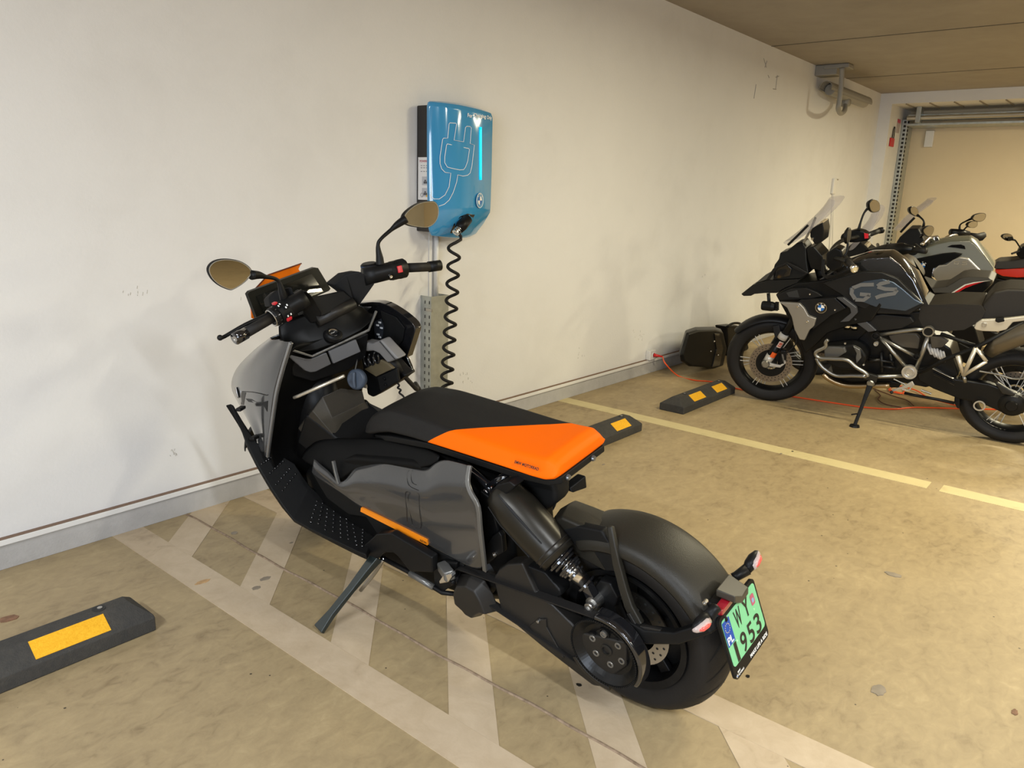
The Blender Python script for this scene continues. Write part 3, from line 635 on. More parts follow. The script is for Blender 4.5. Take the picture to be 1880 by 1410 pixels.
# plate frame and plate: real plane through the four corners
pc = K.P([(1313, 1135, 0.1), (1385, 1063, -0.1), (1410, 1168, -0.1), (1352, 1248, 0.1)])
xd = -S; cen = sum(pc, Vector())/4; yd = ((pc[0]+pc[1])/2-(pc[2]+pc[3])/2); Hp = yd.length; yd.normalize(); yd = (yd-xd*yd.dot(xd)).normalized(); zd = xd.cross(yd)
def PP(a, b_, z=0): return cen+xd*a+yd*b_+zd*z
def rrect(w_, h_, r, z, cx=0, cy=0, n=4):
    o = []
    for (sx, sy, a0) in ((1, 1, 0), (-1, 1, 90), (-1, -1, 180), (1, -1, 270)):
        for k in range(n+1): a = rad(a0+90*k/n); o.append(PP(cx+sx*(w_/2-r)+r*math.cos(a), cy+sy*(h_/2-r)+r*math.sin(a), z))
    return o
bm = BM(); prism(bm, rrect(0.205, Hp, 0.014, -0.006), rrect(0.205, Hp, 0.014, 0.002)); fr = put('plate_frame', bm, M_BLK, sco)
yo = 0.012
M_PG = mat('plate green', (0.20, 0.56, 0.29), 0.4); M_PB = mat('plate blue', (0.004, 0.06, 0.36), 0.35); M_PW = mat('plate white print', (0.85, 0.87, 0.88), 0.4); M_PK = mat('plate black print', (0.008, 0.008, 0.008), 0.4)
PH = Hp-0.045
bm = BM(); prism(bm, rrect(0.190, PH, 0.010, 0.002, 0, yo), rrect(0.190, PH, 0.010, 0.0032, 0, yo)); lp = put('licence_plate', bm, M_PG, sco, label='pale green plate reading WY 1953')
zt = 0.0036
bm = BM(); prism(bm, [PP(-0.0945, yo+PH*0.46, 0.003), PP(-0.0945, yo-PH*0.06, 0.003), PP(-0.057, yo-PH*0.06, 0.003), PP(-0.057, yo+PH*0.46, 0.003)], [PP(-0.0945, yo+PH*0.46, zt), PP(-0.0945, yo-PH*0.06, zt), PP(-0.057, yo-PH*0.06, zt), PP(-0.057, yo+PH*0.46, zt)])
eu = put('country_band', bm, M_PB, lp)
bm = BM()
for k in range(12):
    c = PP(-0.0757+0.0115*math.cos(k*PI/6), yo+PH*0.29+0.0115*math.sin(k*PI/6), zt+0.0003); st = []
    for j in range(10): rr = 0.0019 if j % 2 == 0 else 0.0009; st.append(c+(xd*math.sin(j*PI/5)+yd*math.cos(j*PI/5))*rr)
    bm.faces.new([bm.verts.new(p) for p in st])
put('star_ring', bm, mat('star yellow', (0.8, 0.7, 0.2), 0.4), eu)
text('lettering', 'PL', PP(-0.091, yo-PH*0.035, zt), xd, yd, 0.021, M_PW, eu, 0.029, 0.0003, bold=0.02)
text('lettering', 'W', PP(-0.036, yo+0.006, zt), xd, yd, 0.050, M_PK, lp, 0.034, 0.0004, bold=0.015)
text('lettering', 'Y', PP(0.012, yo+0.006, zt), xd, yd, 0.050, M_PK, lp, 0.034, 0.0004, bold=0.015)
for i, ch in enumerate('1953'): text('lettering', ch, PP(-0.080+i*0.042+(0.008 if i == 0 else 0), yo-0.064, zt), xd, yd, 0.054, M_PK, lp, 0.014 if i == 0 else 0.030, 0.0004, bold=0.012)
bm = BM(); prism(bm, rrect(0.020, 0.030, 0.005, 0.0035, 0.068, yo+0.030), rrect(0.020, 0.030, 0.005, 0.0042, 0.068, yo+0.030)); stk = put('inspection_sticker', bm, mat('sticker pink', (0.45, 0.10, 0.16), 0.4), lp)
bm = BM(); prism(bm, rrect(0.011, 0.012, 0.003, 0.0043, 0.068, yo+0.028), rrect(0.011, 0.012, 0.003, 0.0046, 0.068, yo+0.028)); put('sticker_panel', bm, mat('sticker blue', (0.25, 0.35, 0.55), 0.4), stk)
bolt(PP(0.062, yo+0.004, 0.0042), zd, 0.003, lp, mat('green bolt', (0.4, 0.7, 0.4), 0.4), 'plate_screw', 0.001); bolt(PP(-0.052, yo-0.014, 0.0042), zd, 0.003, lp, MATS['green bolt'], 'plate_screw', 0.001)
text('lettering', 'MAKE LIFE A RIDE', PP(-0.012, -Hp/2+0.006, 0.0022), xd, yd, 0.0105, M_PW, fr, 0.105, 0.0003, bold=0.03)
text('lettering', 'BMW', PP(-0.086, -Hp/2+0.013, 0.0022), xd, yd, 0.0055, M_PW, fr, 0.015, 0.0003, bold=0.03)
text('lettering', 'MOTORRAD', PP(-0.086, -Hp/2+0.005, 0.0022), xd, yd, 0.0055, M_PW, fr, 0.032, 0.0003, bold=0.03)
roundel(PP(-0.094, -Hp/2+0.011, 0.0004), zd, yd, 0.0055, fr)
# light bracket over the plate, tail light, indicators
hb = K.P([(1320, 1075), (1333, 1058), (1340, 1054), (1372, 1066), (1377, 1076), (1362, 1096), (1338, 1092), (1318, 1082)], 0.0)
plate('plate_light_housing', K.P([(1314, 1082, 0.045), (1338, 1052, -0.045), (1375, 1078, -0.045), (1362, 1096, 0.0), (1350, 1095, 0.045)]), -U*0.022, mat('housing grey', (0.040, 0.036, 0.029), 0.42), sco, 0.004)
bm = BM(); box(bm, K.l(-0.284, 0.035, 0.482), S*0.045, F*0.012, U*0.011); put('tail_light', bm, mat('tail light red', (0.30, 0.01, 0.02), 0.15, coat=1), sco, bev=0.004)
bm = BM(); box(bm, K.l(-0.262, 0.0, 0.470), S*0.060, F*0.020, U*0.014); put('light_bracket', bm, M_BLK, sco, bev=0.008)
M_CLR = mat('clear lens', (0.80, 0.66, 0.62), 0.08, coat=1, alpha=0.55)
M_LRED = mat('lens red core', (0.75, 0.10, 0.08), 0.3)
for px0, px1, px2, sa_ in (((1312, 1118), (1300, 1132), (1272, 1157), 1), ((1352, 1058), (1372, 1045), (1391, 1012), -1)):
    a = K.s(px0[0], px0[1], 0.10*sa_); b_ = K.s(px1[0], px1[1], 0.125*sa_); c = K.s(px2[0], px2[1], 0.185*sa_)
    g = rod('indicator', [a-(b_-a)*0.25, a, b_], [0.014, 0.013, 0.016], M_BLK, sco, 14)
    ax_ = (c-b_).normalized(); up_ = (U-ax_*U.dot(ax_)).normalized(); bk = ax_.cross(up_); bk = bk if bk.dot(F) < 0 else -bk; Lg = (c-b_).length
    def ell(t, w_, h_, off=0): return [b_+ax_*Lg*t+bk*(math.cos(q*PI/6)*w_+off)+up_*math.sin(q*PI/6)*h_ for q in range(12)]
    bm = BM(); loft(bm, [ell(-0.05, 0.012, 0.014), ell(0.25, 0.016, 0.020), ell(0.6, 0.015, 0.020), ell(0.9, 0.008, 0.012), ell(1.0, 0.003, 0.004)]); put('indicator_body', bm, M_BLK, g, smooth=True)
    bm = BM(); loft(bm, [ell(0.15, 0.009, 0.011, 0.009), ell(0.35, 0.010, 0.015, 0.011), ell(0.65, 0.009, 0.014, 0.010), ell(0.92, 0.006, 0.009, 0.005), ell(1.02, 0.003, 0.004, 0.001)]); put('lens', bm, M_CLR, g, smooth=True)
    bm = BM(); loft(bm, [ell(0.25, 0.006, 0.004, 0.0145), ell(0.40, 0.007, 0.008, 0.016), ell(0.72, 0.007, 0.007, 0.0145), ell(0.85, 0.004, 0.003, 0.011)]); put('bulb_reflector', bm, M_LRED, g, smooth=True)
bolt(K.s(1295, 1105, 0.105), S, 0.006, sco)
# ---- seat: lofted along the bike, cut into a black front and an orange tail
secs = []
#      F      half width low/top   low U  shoulder U  crown U
for f_, wl, wt, lo, shd, cr in ((1.045, 0.040, 0.028, 0.650, 0.668, 0.674), (1.01, 0.085, 0.062, 0.664, 0.700, 0.708), (0.95, 0.112, 0.084, 0.688, 0.750, 0.757), (0.88, 0.126, 0.094, 0.716, 0.790, 0.797),
                                (0.82, 0.134, 0.098, 0.735, 0.808, 0.815), (0.72, 0.138, 0.104, 0.744, 0.812, 0.819), (0.60, 0.142, 0.106, 0.748, 0.806, 0.812), (0.45, 0.142, 0.106, 0.748, 0.800, 0.806), (0.32, 0.140, 0.105, 0.746, 0.794, 0.800),
                                (0.24, 0.138, 0.104, 0.743, 0.796, 0.802), (0.195, 0.134, 0.102, 0.742, 0.800, 0.806), (0.170, 0.128, 0.096, 0.748, 0.790, 0.797), (0.160, 0.120, 0.090, 0.756, 0.779, 0.784)):
    secs.append([K.l(f_, a_, u_) for a_, u_ in ((wl*0.9, lo), (wl, lo+0.010), (wt+0.012, shd-0.004), (wt, shd+0.003), (wt*0.5, cr), (0, cr), (-wt*0.5, cr), (-wt, shd+0.003), (-wt-0.012, shd-0.004), (-wl, lo+0.010), (-wl*0.9, lo))])
cut = K.P([(780, 814, 0.142), (829, 793, 0.110), (1039, 782, -0.102)])
nrm = (cut[1]-cut[0]).cross(cut[2]-cut[0]).normalized()
if nrm.dot(F) < 0: nrm = -nrm
bm = BM(); loft(bm, secs)
bmesh.ops.subdivide_edges(bm, edges=[e for e in bm.edges], cuts=2, use_grid_fill=True, smooth=0.0)
b2_ = bm.copy()
def side_cut(b_, flip):
    g = bmesh.ops.bisect_plane(b_, geom=b_.verts[:]+b_.edges[:]+b_.faces[:], plane_co=cut[0], plane_no=nrm, clear_outer=flip, clear_inner=not flip)
    return b_
seat = put('seat', side_cut(bm, False), M_SEAT, sco, smooth=True, sub=1)
tail = put('seat_tail', side_cut(b2_, True), M_ORANGE, seat, smooth=True, sub=1, label='orange tail of the seat')
a = K.s(947, 847, 0.150); b_ = K.s(987, 858, 0.150)
rt_ = (b_-a).normalized(); sl = (K.l(0.32, 0.117, 0.790)-K.l(0.32, 0.140, 0.756)).normalized()
nn = rt_.cross(sl).normalized()
text('lettering', 'BMW MOTORRAD', K.s(947, 851, 0.134)+nn*0.006, (K.l(0.24, 0.138, 0.743)-K.l(0.45, 0.142, 0.748)), sl, 0.0085, M_PK, tail, 0.082, 0.0015, bold=0.03)
# seat base below the cushion with the two pads at its back edge
bm = BM(); loft(bm, [[K.l(f_, w_, u_), K.l(f_, w_, u_-0.022), K.l(f_, -w_, u_-0.022), K.l(f_, -w_, u_)] for f_, w_, u_ in ((0.98, 0.07, 0.665), (0.85, 0.11, 0.710), (0.65, 0.125, 0.742), (0.3, 0.128, 0.742), (0.19, 0.118, 0.745), (0.155, 0.105, 0.755))])
put('seat_base', bm, M_BLKM, sco, bev=0.004)
for px, py, s_ in ((1092, 842, -0.07), (1046, 877, 0.045)):
    disc('seat_light', K.f(px, py, 0.148), -F, [(0, 0.0), (0.007, 0.0), (0.009, -0.004), (0.009, -0.02)], mat('smoked lens', (0.06, 0.065, 0.07), 0.1, coat=1), sco, 18)
plate('mudguard_flap', K.P([(1046, 896, -0.03), (1076, 873, -0.09), (1078, 896, -0.09), (1052, 905, -0.03)]), F*0.03, M_BLK, sco, 0.004)
# ---- side panels
cols = [((576, 840, .150), (571, 868, .165), .008), ((590, 854, .152), (592, 882, .170), .012), ((607, 866, .158), (608, 893, .172), .010), ((624, 890, .168), (625, 903, .174), .004), ((638, 878, .160), (643, 917, .172), .010),
        ((650, 857, .145), (660, 930, .170), .022), ((668, 855, .142), (676, 938, .170), .026), ((700, 845, .135), (705, 954, .170), .032), ((726, 849, .135), (740, 973, .170), .034), ((779, 866, .145), (785, 1000, .170), .032),
        ((789, 857, .145), (800, 1009, .170), .030), ((809, 840, .140), (826, 1023, .170), .034), ((835, 846, .150), (852, 1038, .172), .034), ((853, 851, .158), (872, 1046, .174), .036)]
rows = []
for t_, b_, bu in cols:
    r = []
    for k in range(7):
        q = k/6; s_ = t_[2]+(b_[2]-t_[2])*q+bu*math.sin(PI*min(1, q*1.15))**0.8 if q < 0.87 else t_[2]+(b_[2]-t_[2])*q+bu*0.3*(1-q)/0.13
        r.append(K.s(t_[0]+(b_[0]-t_[0])*q, t_[1]+(b_[1]-t_[1])*q, s_))
    rows.append(r)
edge = [(862, 853, .160), (858, 882, .185), (864, 903, .198), (877, 928, .208), (881, 968, .208), (886, 1010, .195), (890, 1046, .178)]
rows.append(K.P(edge))
panel = surf('side_panel', rows, M_GREY, sco, 0.006, 2, 'glossy grey panel')
surf('side_panel', [[K.mir(p) for p in r] for r in rows], M_GREY, sco, 0.006, 2)
bar('panel_edge_trim', [p+S*0.003-F*0.004 for p in smooth_path(K.P(edge), 3)], F, 0.014, 0.010, M_TRIM, panel, 0.002)
# fine outline pattern on the panel
rows_panel = rows
def onpanel(px, py, off=0.006):
    # distance to the panel surface at that point
    best = None
    for r in rows:
        pass
    return K.s(px, py, 0.196+off)
M_LINE = mat('thin dark print', (0.015, 0.014, 0.013), 0.4)
def nearest_surf(px, py, rows=rows):
    e = EYE; dray = ray(px, py)
    for i in range(len(rows)-1):
        for j in range(len(rows[0])-1):
            for tri in ((rows[i][j], rows[i+1][j], rows[i+1][j+1]), (rows[i][j], rows[i+1][j+1], rows[i][j+1])):
                from mathutils.geometry import intersect_ray_tri
                h = intersect_ray_tri(*tri, dray, e, True)
                if h: return h
    return K.s(px, py, 0.20)
ol = [[(754, 862), (750, 868), (750, 884), (756, 893), (770, 899)], [(760, 862), (757, 868), (757, 882), (761, 887), (766, 889)], [(765, 867), (766, 872), (774, 875), (775, 870)],
      [(750, 902), (746, 905), (748, 935), (750, 958), (757, 964), (774, 969)], [(752, 902), (754, 905), (751, 912), (756, 950), (760, 962)], [(768, 905), (771, 910), (772, 940), (775, 960), (774, 968)]]
for L3 in ol:
    rod('outline_print', [nearest_surf(*q)+S*0.0042 for q in L3], 0.0009, M_LINE, panel, 5, 3)
st = [K.s(663, 932, .178), K.s(668, 934, .178), K.s(784, 991, .178), K.s(785, 1001, .178), K.s(778, 998, .178), K.s(662, 939, .178)]
stripe = plate('orange_stripe', [p+S*0.001 for p in st], -S*0.006, mat('orange stripe paint', (0.85, 0.25, 0.01), 0.35), panel)
a_, b_ = K.s(772, 993, .1795), K.s(784, 999, .1795); d_ = (b_-a_).normalized()
text('lettering', 'ELECTRIC', a_+S*0.0006, d_, S.cross(d_)*1.0 if S.cross(d_).dot(U) > 0 else -S.cross(d_), 0.008, M_PK, stripe, 0.030, 0.0008, bold=0.02)
# black lower skirt under the panel
plate('lower_skirt', K.P([(572, 868), (600, 888), (625, 903), (662, 931), (740, 974), (800, 1010), (852, 1038), (846, 1052), (790, 1026), (716, 980), (692, 980), (672, 950), (640, 945), (600, 915)], .163), -S*0.03, M_BLKM, sco, 0.004)
# passenger footrest bar standing in the panel notch
bar('footrest_strip', K.P([(612, 846, .160), (616, 866, .166), (622, 888, .172)]), F, 0.010, 0.012, M_TRIM, sco, 0.002)
# upper body black shoulders between panel and tunnel
rows = [K.P([(545, 846, .14), (573, 852, .15), (600, 880, .155)]), K.P([(560, 820, .13), (610, 845, .14), (628, 890, .165)]), K.P([(590, 800, .11), (640, 835, .13), (648, 860, .15)]), K.P([(640, 805, .09), (700, 830, .12), (700, 850, .14)]), K.P([(690, 800, .09), (765, 840, .12), (779, 868, .145)]), K.P([(760, 815, .09), (810, 830, .12), (812, 843, .14)])]
surf('body_shoulder', rows, M_DEEP, sco, 0.006, 1)
# ---- floorboards
outer = [(424, 741, .25), (442, 790, .25), (458, 824, .25), (474, 856, .25), (499, 898, .25), (519, 928, .25), (538, 954, .25), (567, 970, .25), (596, 984, .25), (626, 998, .25), (657, 1013, .25), (672, 1018, .25)]
inner = [(429, 744, .235), (455, 790, .23), (475, 815, .21), (510, 832, .16), (541, 851, .12), (556, 874, .12), (568, 891, .12), (586, 907, .12), (603, 922, .12), (625, 937, .12), (646, 950, .12), (688, 980, .13)]
def board(mirr):
    g = (lambda p: K.mir(p)) if mirr else (lambda p: p)
    O_, I_ = [g(p) for p in K.P(outer)], [g(p) for p in K.P(inner)]
    bm = BM(); rings = []
    for i in range(len(O_)):
        o_, n_ = O_[i], I_[i]; al_ = (O_[min(i+1, 11)]-O_[max(i-1, 0)]).normalized(); acr = (n_-o_).normalized(); nr = al_.cross(acr).normalized()
        if nr.dot(U) > 0: nr = -nr
        if nr.dot(U) > -0.2 and nr.dot(F) < 0: nr = -nr
        rings.append([o_, n_, n_+nr*0.022, o_+nr*0.022])
    loft(bm, rings)
    fb = put('floorboard', bm, M_BLKM, sco, bev=0.004)
    if not mirr:
        bm = BM()
        for i in range(3, 11):
            for w_ in (0.18, 0.30, 0.42, 0.54, 0.66, 0.78):
                for q in (0.0, 0.5):
                    if i in (5, 6) : continue
                    o_ = O_[i]+(O_[i+1]-O_[i])*q; n_ = I_[i]+(I_[i+1]-I_[i])*q; p = o_+(n_-o_)*(w_+(0.06 if q else 0)); bmesh.ops.create_uvsphere(bm, u_segments=8, v_segments=5, radius=0.0045, matrix=Matrix.Translation(p))
        put('tread_studs', bm, M_GLOSS, fb, smooth=True)
    return fb
board(False); board(True)
for a_, b_ in (((437, 753, .24), (447, 747, .20)), ((462, 806, .24), (474, 800, .20))):
    bar('shield_bracket', K.P([a_, b_]), F, 0.02, 0.012, M_BLK, sco, 0.003)
# ---- front fairing, left and right
rws = [[(534, 628, .200), (515, 623, .190), (497, 621, .160)], [(524, 660, .205), (495, 648, .195), (466, 645, .130)], [(514, 695, .208), (475, 682, .190), (435, 678, .075)], [(507, 725, .210), (465, 712, .180), (426, 710, .045)],
       [(501, 765, .213), (468, 752, .185), (440, 742, .070)], [(496, 800, .217), (478, 787, .198), (460, 778, .140)], [(491, 838, .220), (487, 830, .215), (484, 822, .200)]]
fr_ = []
for r in rws:
    P3 = K.P(r); fr_.append([P3[0], P3[0]*0.55+P3[1]*0.45+S*0.006, P3[1], P3[1]*0.5+P3[2]*0.5+S*0.012, P3[2]])
ed = [r[0] for r in fr_]; fr_ = densify(fr_, 4)
fair = surf('front_fairing', fr_, M_GREY, sco, 0.006, 0, 'glossy grey front shield')
surf('front_fairing', [[K.mir(p) for p in r] for r in fr_], M_GREY, sco, 0.006, 0)
# nose between both halves
surf('nose', [[r[-1], (r[-1]+K.mir(r[-1]))/2+F*0.012, K.mir(r[-1])] for r in fr_[:-4]], M_GREY, fair, 0.006, 0)
bar('fairing_edge', [p-F*0.004+S*0.002 for p in smooth_path(ed, 3)], S, 0.012, 0.012, mat('fairing edge satin', (0.28, 0.28, 0.28), 0.2, 0.7), fair, 0.003)
roundel(nearest_surf(438, 720, fr_)+S*0.004, (S*0.8+F*0.5).normalized(), U, 0.022, fair, M_WHITE)
def onf(*q, off=0.0045): return [nearest_surf(x, y, fr_)+S*off for x, y in q]
plate('vent_black', onf((453, 731), (463, 732), (479, 740), (458, 737)), -S*0.004, M_BLK, fair)  # black vent shapes laid on the fairing surface
plate('vent_black', onf((483, 738), (493, 735), (492, 755)), -S*0.004, M_BLK, fair)
plate('vent_bar', onf((445, 719), (453, 720), (449, 743), (444, 742)), -S*0.004, MATS['tunnel plastic'], fair)
rod('panel_gap', onf((446, 718), (465, 719), (480, 722), (491, 725), (493, 724)), 0.0014, M_BLK, fair, 6, 2)
# ---- inner leg shield (faces the rider)
rows = []
for t_, px, py in ((0, 534, 630), (1, 515, 695), (2, 505, 740), (3, 497, 800), (4, 492, 838)):
    e = K.s(px, py, .20+0.004*t_); f_, s_, u_ = K.loc(e)
    rows.append([e, K.l(f_+0.03, 0.14, u_-0.02), K.l(f_+0.02, 0.07, u_-0.03), K.l(f_+0.0, 0.0, u_-0.03), K.l(f_+0.02, -0.07, u_-0.03), K.l(f_+0.03, -0.14, u_-0.02), K.mir(e)])
f_, s_, u_ = K.loc(rows[-1][0]); rows.append([K.l(f_+0.02, 0.19, 0.36), K.l(f_+0.02, .14, .36), K.l(f_, .07, .36), K.l(f_, 0, .36), K.l(f_, -.07, .36), K.l(f_+.02, -.14, .36), K.l(f_+.02, -.19, .36)])
surf('inner_shield', rows, M_DEEP, sco, 0.006, 1)
# ---- right inner cheek of the shield
ck = K.P([(663, 555), (703, 554), (733, 568), (759, 588), (767, 600), (766, 608), (751, 654), (763, 682), (749, 691), (737, 697), (727, 703), (700, 690), (690, 640), (672, 600)], -.205)
plate('right_cheek', ck, S*0.012, M_GLOSS, sco, 0.003)
bar('cheek_rim', smooth_path(K.P([(663, 556), (703, 555), (733, 569), (759, 589), (766, 600), (765, 609), (751, 653)], -.195), 3), S, 0.03, 0.008, M_GLOSS, sco, 0.003)
plate('cheek_panel', K.P([(700, 570), (728, 582), (744, 602), (740, 625), (715, 655), (700, 640), (706, 600)], -.19), S*0.004, M_BLKM, sco, 0.003)
# ---- dash bowl
D = K.P([(530, 641, .19), (573, 654, .11), (677, 606, -.085), (691, 571, -.14)])
back = K.P([(500, 596, .17), (540, 575, .12), (640, 560, -.05), (665, 556, -.14)])
surf('dash_bowl', [D, [(a*0.5+b*0.5)-U*0.03 for a, b in zip(D, back)], back], mat('dash black', (0.004, 0.004, 0.004), 0.35, spec=0.12), sco, 0.005, 1)
bar('dash_trim', D, U, 0.008, 0.008, M_TRIM, sco, 0.002)
plate('glovebox_lid', K.P([(530, 650, .19), (564, 659, .13), (573, 659, .11), (600, 647, .065), (609, 669, .060), (580, 683, .105), (570, 684, .12), (560, 680, .135), (532, 656, .19)]), F*0.010, mat('lid grey', (0.075, 0.075, 0.078), 0.3, spec=0.5), sco, 0.004, 'grey glovebox lid')
plate('glovebox_lid', K.P([(604, 645, .058), (654, 623, -.035), (663, 646, -.03), (613, 668, .053)]), F*0.010, MATS['lid grey'], sco, 0.003, 'grey glovebox lid')
plate('dash_lower', K.P([(530, 645, .18), (573, 660, .10), (677, 612, -.09), (672, 655, -.08), (640, 680, -.02), (575, 700, .08), (540, 690, .15)]), F*0.02, M_BLK, sco, 0.004)
c = K.s(612, 613, 0.02)+(EYE-K.s(612, 613, 0.02)).normalized()*0.02; ax_ = (U*0.85-F*0.5).normalized()
k_ = disc('start_button', c, ax_, [(0, 0.002), (0.017, 0.003), (0.018, 0.007), (0.024, 0.007), (0.028, 0.002), (0.032, 0.0), (0.030, -0.012), (0, -0.012)], M_BLK, sco, 32)
disc('button_ring', c, ax_, [(0.014, 0.003), (0.0145, 0.006), (0.0175, 0.0075), (0.0178, 0.003)], M_CHROME, k_, 32)
text('lettering', 'START', c+ax_*0.0036+S*0.009-F*0.0, -S, (F-ax_*F.dot(ax_)), 0.004, M_PW, k_, 0.017, 0.0008)
bm = BM()
for px, py in ((693, 597), (697, 592), (700, 602), (694, 614), (697, 619)): box(bm, K.s(px, py, -.185), F*0.006, U*0.003, S*0.0015)
put('warning_icons', bm, M_PW, sco)
plate('icon_panel', K.P([(688, 590), (700, 585), (706, 600), (703, 625), (692, 628), (688, 606)], -.190), S*0.003, mat('slate plastic', (0.03, 0.033, 0.04), 0.4), sco)
# ---- steering tunnel box
V = dict(A=(591, 728, .07), B=(625, 713, .03), C=(666, 717, -.05), D=(671, 738, -.07), E=(687, 762, -.09), F=(650, 795, .00), G=(625, 775, .055), H=(610, 768, .08), I=(573, 754, .125), J=(618, 805, .10))
V = {k: K.s(*v) for k, v in V.items()}
bm = BM(); vs = {k: bm.verts.new(p) for k, p in V.items()}
for f_ in ('ABCDH', 'DEFG', 'DGH', 'AHI', 'IHGFJ'): bm.faces.new([vs[k] for k in f_])
ringk = 'ABCDEFJI'; lo_ = {k: bm.verts.new(V[k]+F*0.12-U*0.10) for k in ringk}
for i in range(8): bm.faces.new((vs[ringk[i]], vs[ringk[(i+1) % 8]], lo_[ringk[(i+1) % 8]], lo_[ringk[i]]))
bm.faces.new([lo_[k] for k in ringk])
put('tunnel_cover', bm, M_TUN, sco, bev=0.004)
plate('tunnel_side', K.P([(671, 738, -.07), (674, 738, -.085), (703, 751, -.10), (690, 768, -.095), (684, 764, -.09)]), F*0.04-U*0.05, M_TUN, sco, 0.003)
A = K.P([(560, 760, .13), (617, 806, .105), (660, 812, .06), (700, 800, .05), (700, 760, -.1), (672, 730, -.1)])
bm = BM(); prism(bm, A, [p-U*0.14+F*0.10 for p in A]); put('tunnel_base', bm, M_BLK, sco, bev=0.01)
rod('gas_strut', K.P([(540, 730, .15), (548, 727, .145), (632, 690, .05)]), [0.006, 0.0062, 0.006], mat('cream strut', (0.55, 0.50, 0.40), 0.3, 0.6), sco, 12)
rod('column_cover', [K.l(1.36, 0.0, 0.80), K.l(1.38, 0, 0.66), K.l(1.46, 0, 0.46)], [0.07, 0.08, 0.09], M_BLK, sco, 20)
# ---- charging port, hinged flap and round cap
plate('charge_port', K.P([(660, 640), (690, 628), (712, 655), (732, 680), (745, 690), (728, 704), (698, 722), (684, 730), (674, 725), (668, 690)], -.12), -S*0.05, M_BLK, sco, 0.008)
fl = plate('port_flap', K.P([(692, 692), (727, 677), (731, 701), (698, 720)], -.085), -S*0.014, M_BLKM, sco, 0.004)
for px, py in ((706, 695), (708, 706)): bolt(K.s(px, py, -.083), S, 0.006, fl, M_BLK)
plate('flap_insert', K.P([(668, 678), (698, 661), (712, 668), (722, 677), (690, 692)], -.078), -S*0.012, mat('brown smoked plastic', (0.10, 0.08, 0.045), 0.3, coat=0.5), sco, 0.003)
for i in range(3):
    bm = BM(); c_ = K.s(673+i*9, 663-i*3, -.075); tube(bm, [c_+U*0.02*math.cos(t)+F*0.013*math.sin(t) for t in seg(0.3, 5.5, 16)], 0.0035, 8); put('port_loop', bm, M_GLOSS, sco, smooth=True)
cp = K.s(653, 697, 0.0); axc = (S*0.9-F*0.35+U*0.25).normalized()
cap_ = disc('socket_cap', cp, axc, [(0, 0.004), (0.030, 0.004), (0.034, 0.001), (0.037, -0.004), (0.037, -0.016), (0, -0.016)], mat('slate blue plastic', (0.045, 0.06, 0.085), 0.45), sco, 36)
tu = (U-axc*U.dot(axc)).normalized(); bar('cap_grip', [cp+axc*0.008+tu*0.028, cp+axc*0.012, cp+axc*0.008-tu*0.028], axc.cross(tu), 0.011, 0.012, MATS['slate blue plastic'], cap_, 0.003)
rod('cap_tether', [cp+tu*0.035, K.s(655, 665, -.03), K.s(656, 660, -.05)], 0.0022, M_TRIM, sco, 6, 4)
bm = BM(); box(bm, K.s(671, 709, -.04), F*0.006, U*0.006, S*0.004); put('latch', bm, M_TRIM, sco)
# ---- display and orange wind deflector
dp = [K.f(x, y, 1.42+(y-535)*-0.0004) for x, y in ((455, 540), (459, 535), (578, 491), (584, 492), (607, 530), (604, 534), (478, 589), (472, 585))]
scr = plate('display', dp, F*0.018, mat('display bezel', (0.008, 0.008, 0.006), 0.35, spec=0.15), sco)
gl = [K.f(x, y, 1.42+(y-535)*-0.0004) for x, y in ((470, 544), (571, 502), (592, 535), (486, 578))]
plate('display_glass', [p-F*0.0045 for p in gl], F*0.003, mat('display glass', (0.010, 0.010, 0.008), 0.05, spec=0.5), scr)
bar('display_stalk', [K.l(1.40, 0, 1.06), K.l(1.35, 0, 0.98), K.l(1.30, 0, 0.92)], S, 0.10, 0.05, M_BLK, sco, 0.01)
M_ORG = mat('orange tinted acrylic', (0.95, 0.22, 0.01), 0.12, trans=0.35, coat=0.5)
w1 = plate('wind_deflector', [K.f(x, y, 1.52) for x, y in ((462, 584), (461, 566), (467, 532), (492, 505), (553, 484), (548, 494), (553, 502), (560, 530), (480, 590))], F*0.004, M_ORG, sco, label='orange tinted screen')
bar('deflector_edge', [p-F*0.002+U*0.001 for p in [K.f(x, y, 1.515) for x, y in ((466, 533), (492, 505), (553, 484))]], F, 0.004, 0.004, mat('dark orange edge', (0.12, 0.02, 0.005), 0.4), w1, 0)
# ---- handlebar
hb = rod('handlebar', K.P([(500, 583, .235), (530, 564, .175), (548, 554, .14), (562, 546, .115)]), [0.030, 0.031, 0.031, 0.031], M_BLK, sco, 24, label='left clamp tube')
M_BRZ = M_DKG
rod('handlebar', K.P([(745, 492, -.245), (716, 497, -.19), (690, 503, -.15), (668, 508, -.11)]), [0.029, 0.030, 0.031, 0.031], M_BLK, sco, 24)
plate('bar_elbow', K.P([(547, 545, .12), (562, 533, .10), (575, 545, .08), (592, 576, .065), (582, 592, .07), (571, 594, .08), (556, 570, .10)]), F*0.05, M_BLK, sco, 0.008)
plate('bar_elbow', K.P([(612, 522, -.05), (636, 503, -.08), (662, 498, -.10), (690, 520, -.13), (663, 556, -.10), (656, 567, -.085), (648, 566, -.075), (645, 548, -.07), (630, 535, -.06)]), F*0.05, M_BLK, sco, 0.010)
rod('cross_tube', K.P([(583, 589, .07), (650, 557, -.07)]), 0.020, M_DKG, sco, 20)
plate('bar_cover', K.P([(560, 548, .09), (575, 545, .08), (630, 533, -.055), (648, 548, -.07), (648, 558, -.07), (592, 580, .065), (580, 575, .075)]), F*0.04-U*0.01, M_BLKM, sco, 0.006)
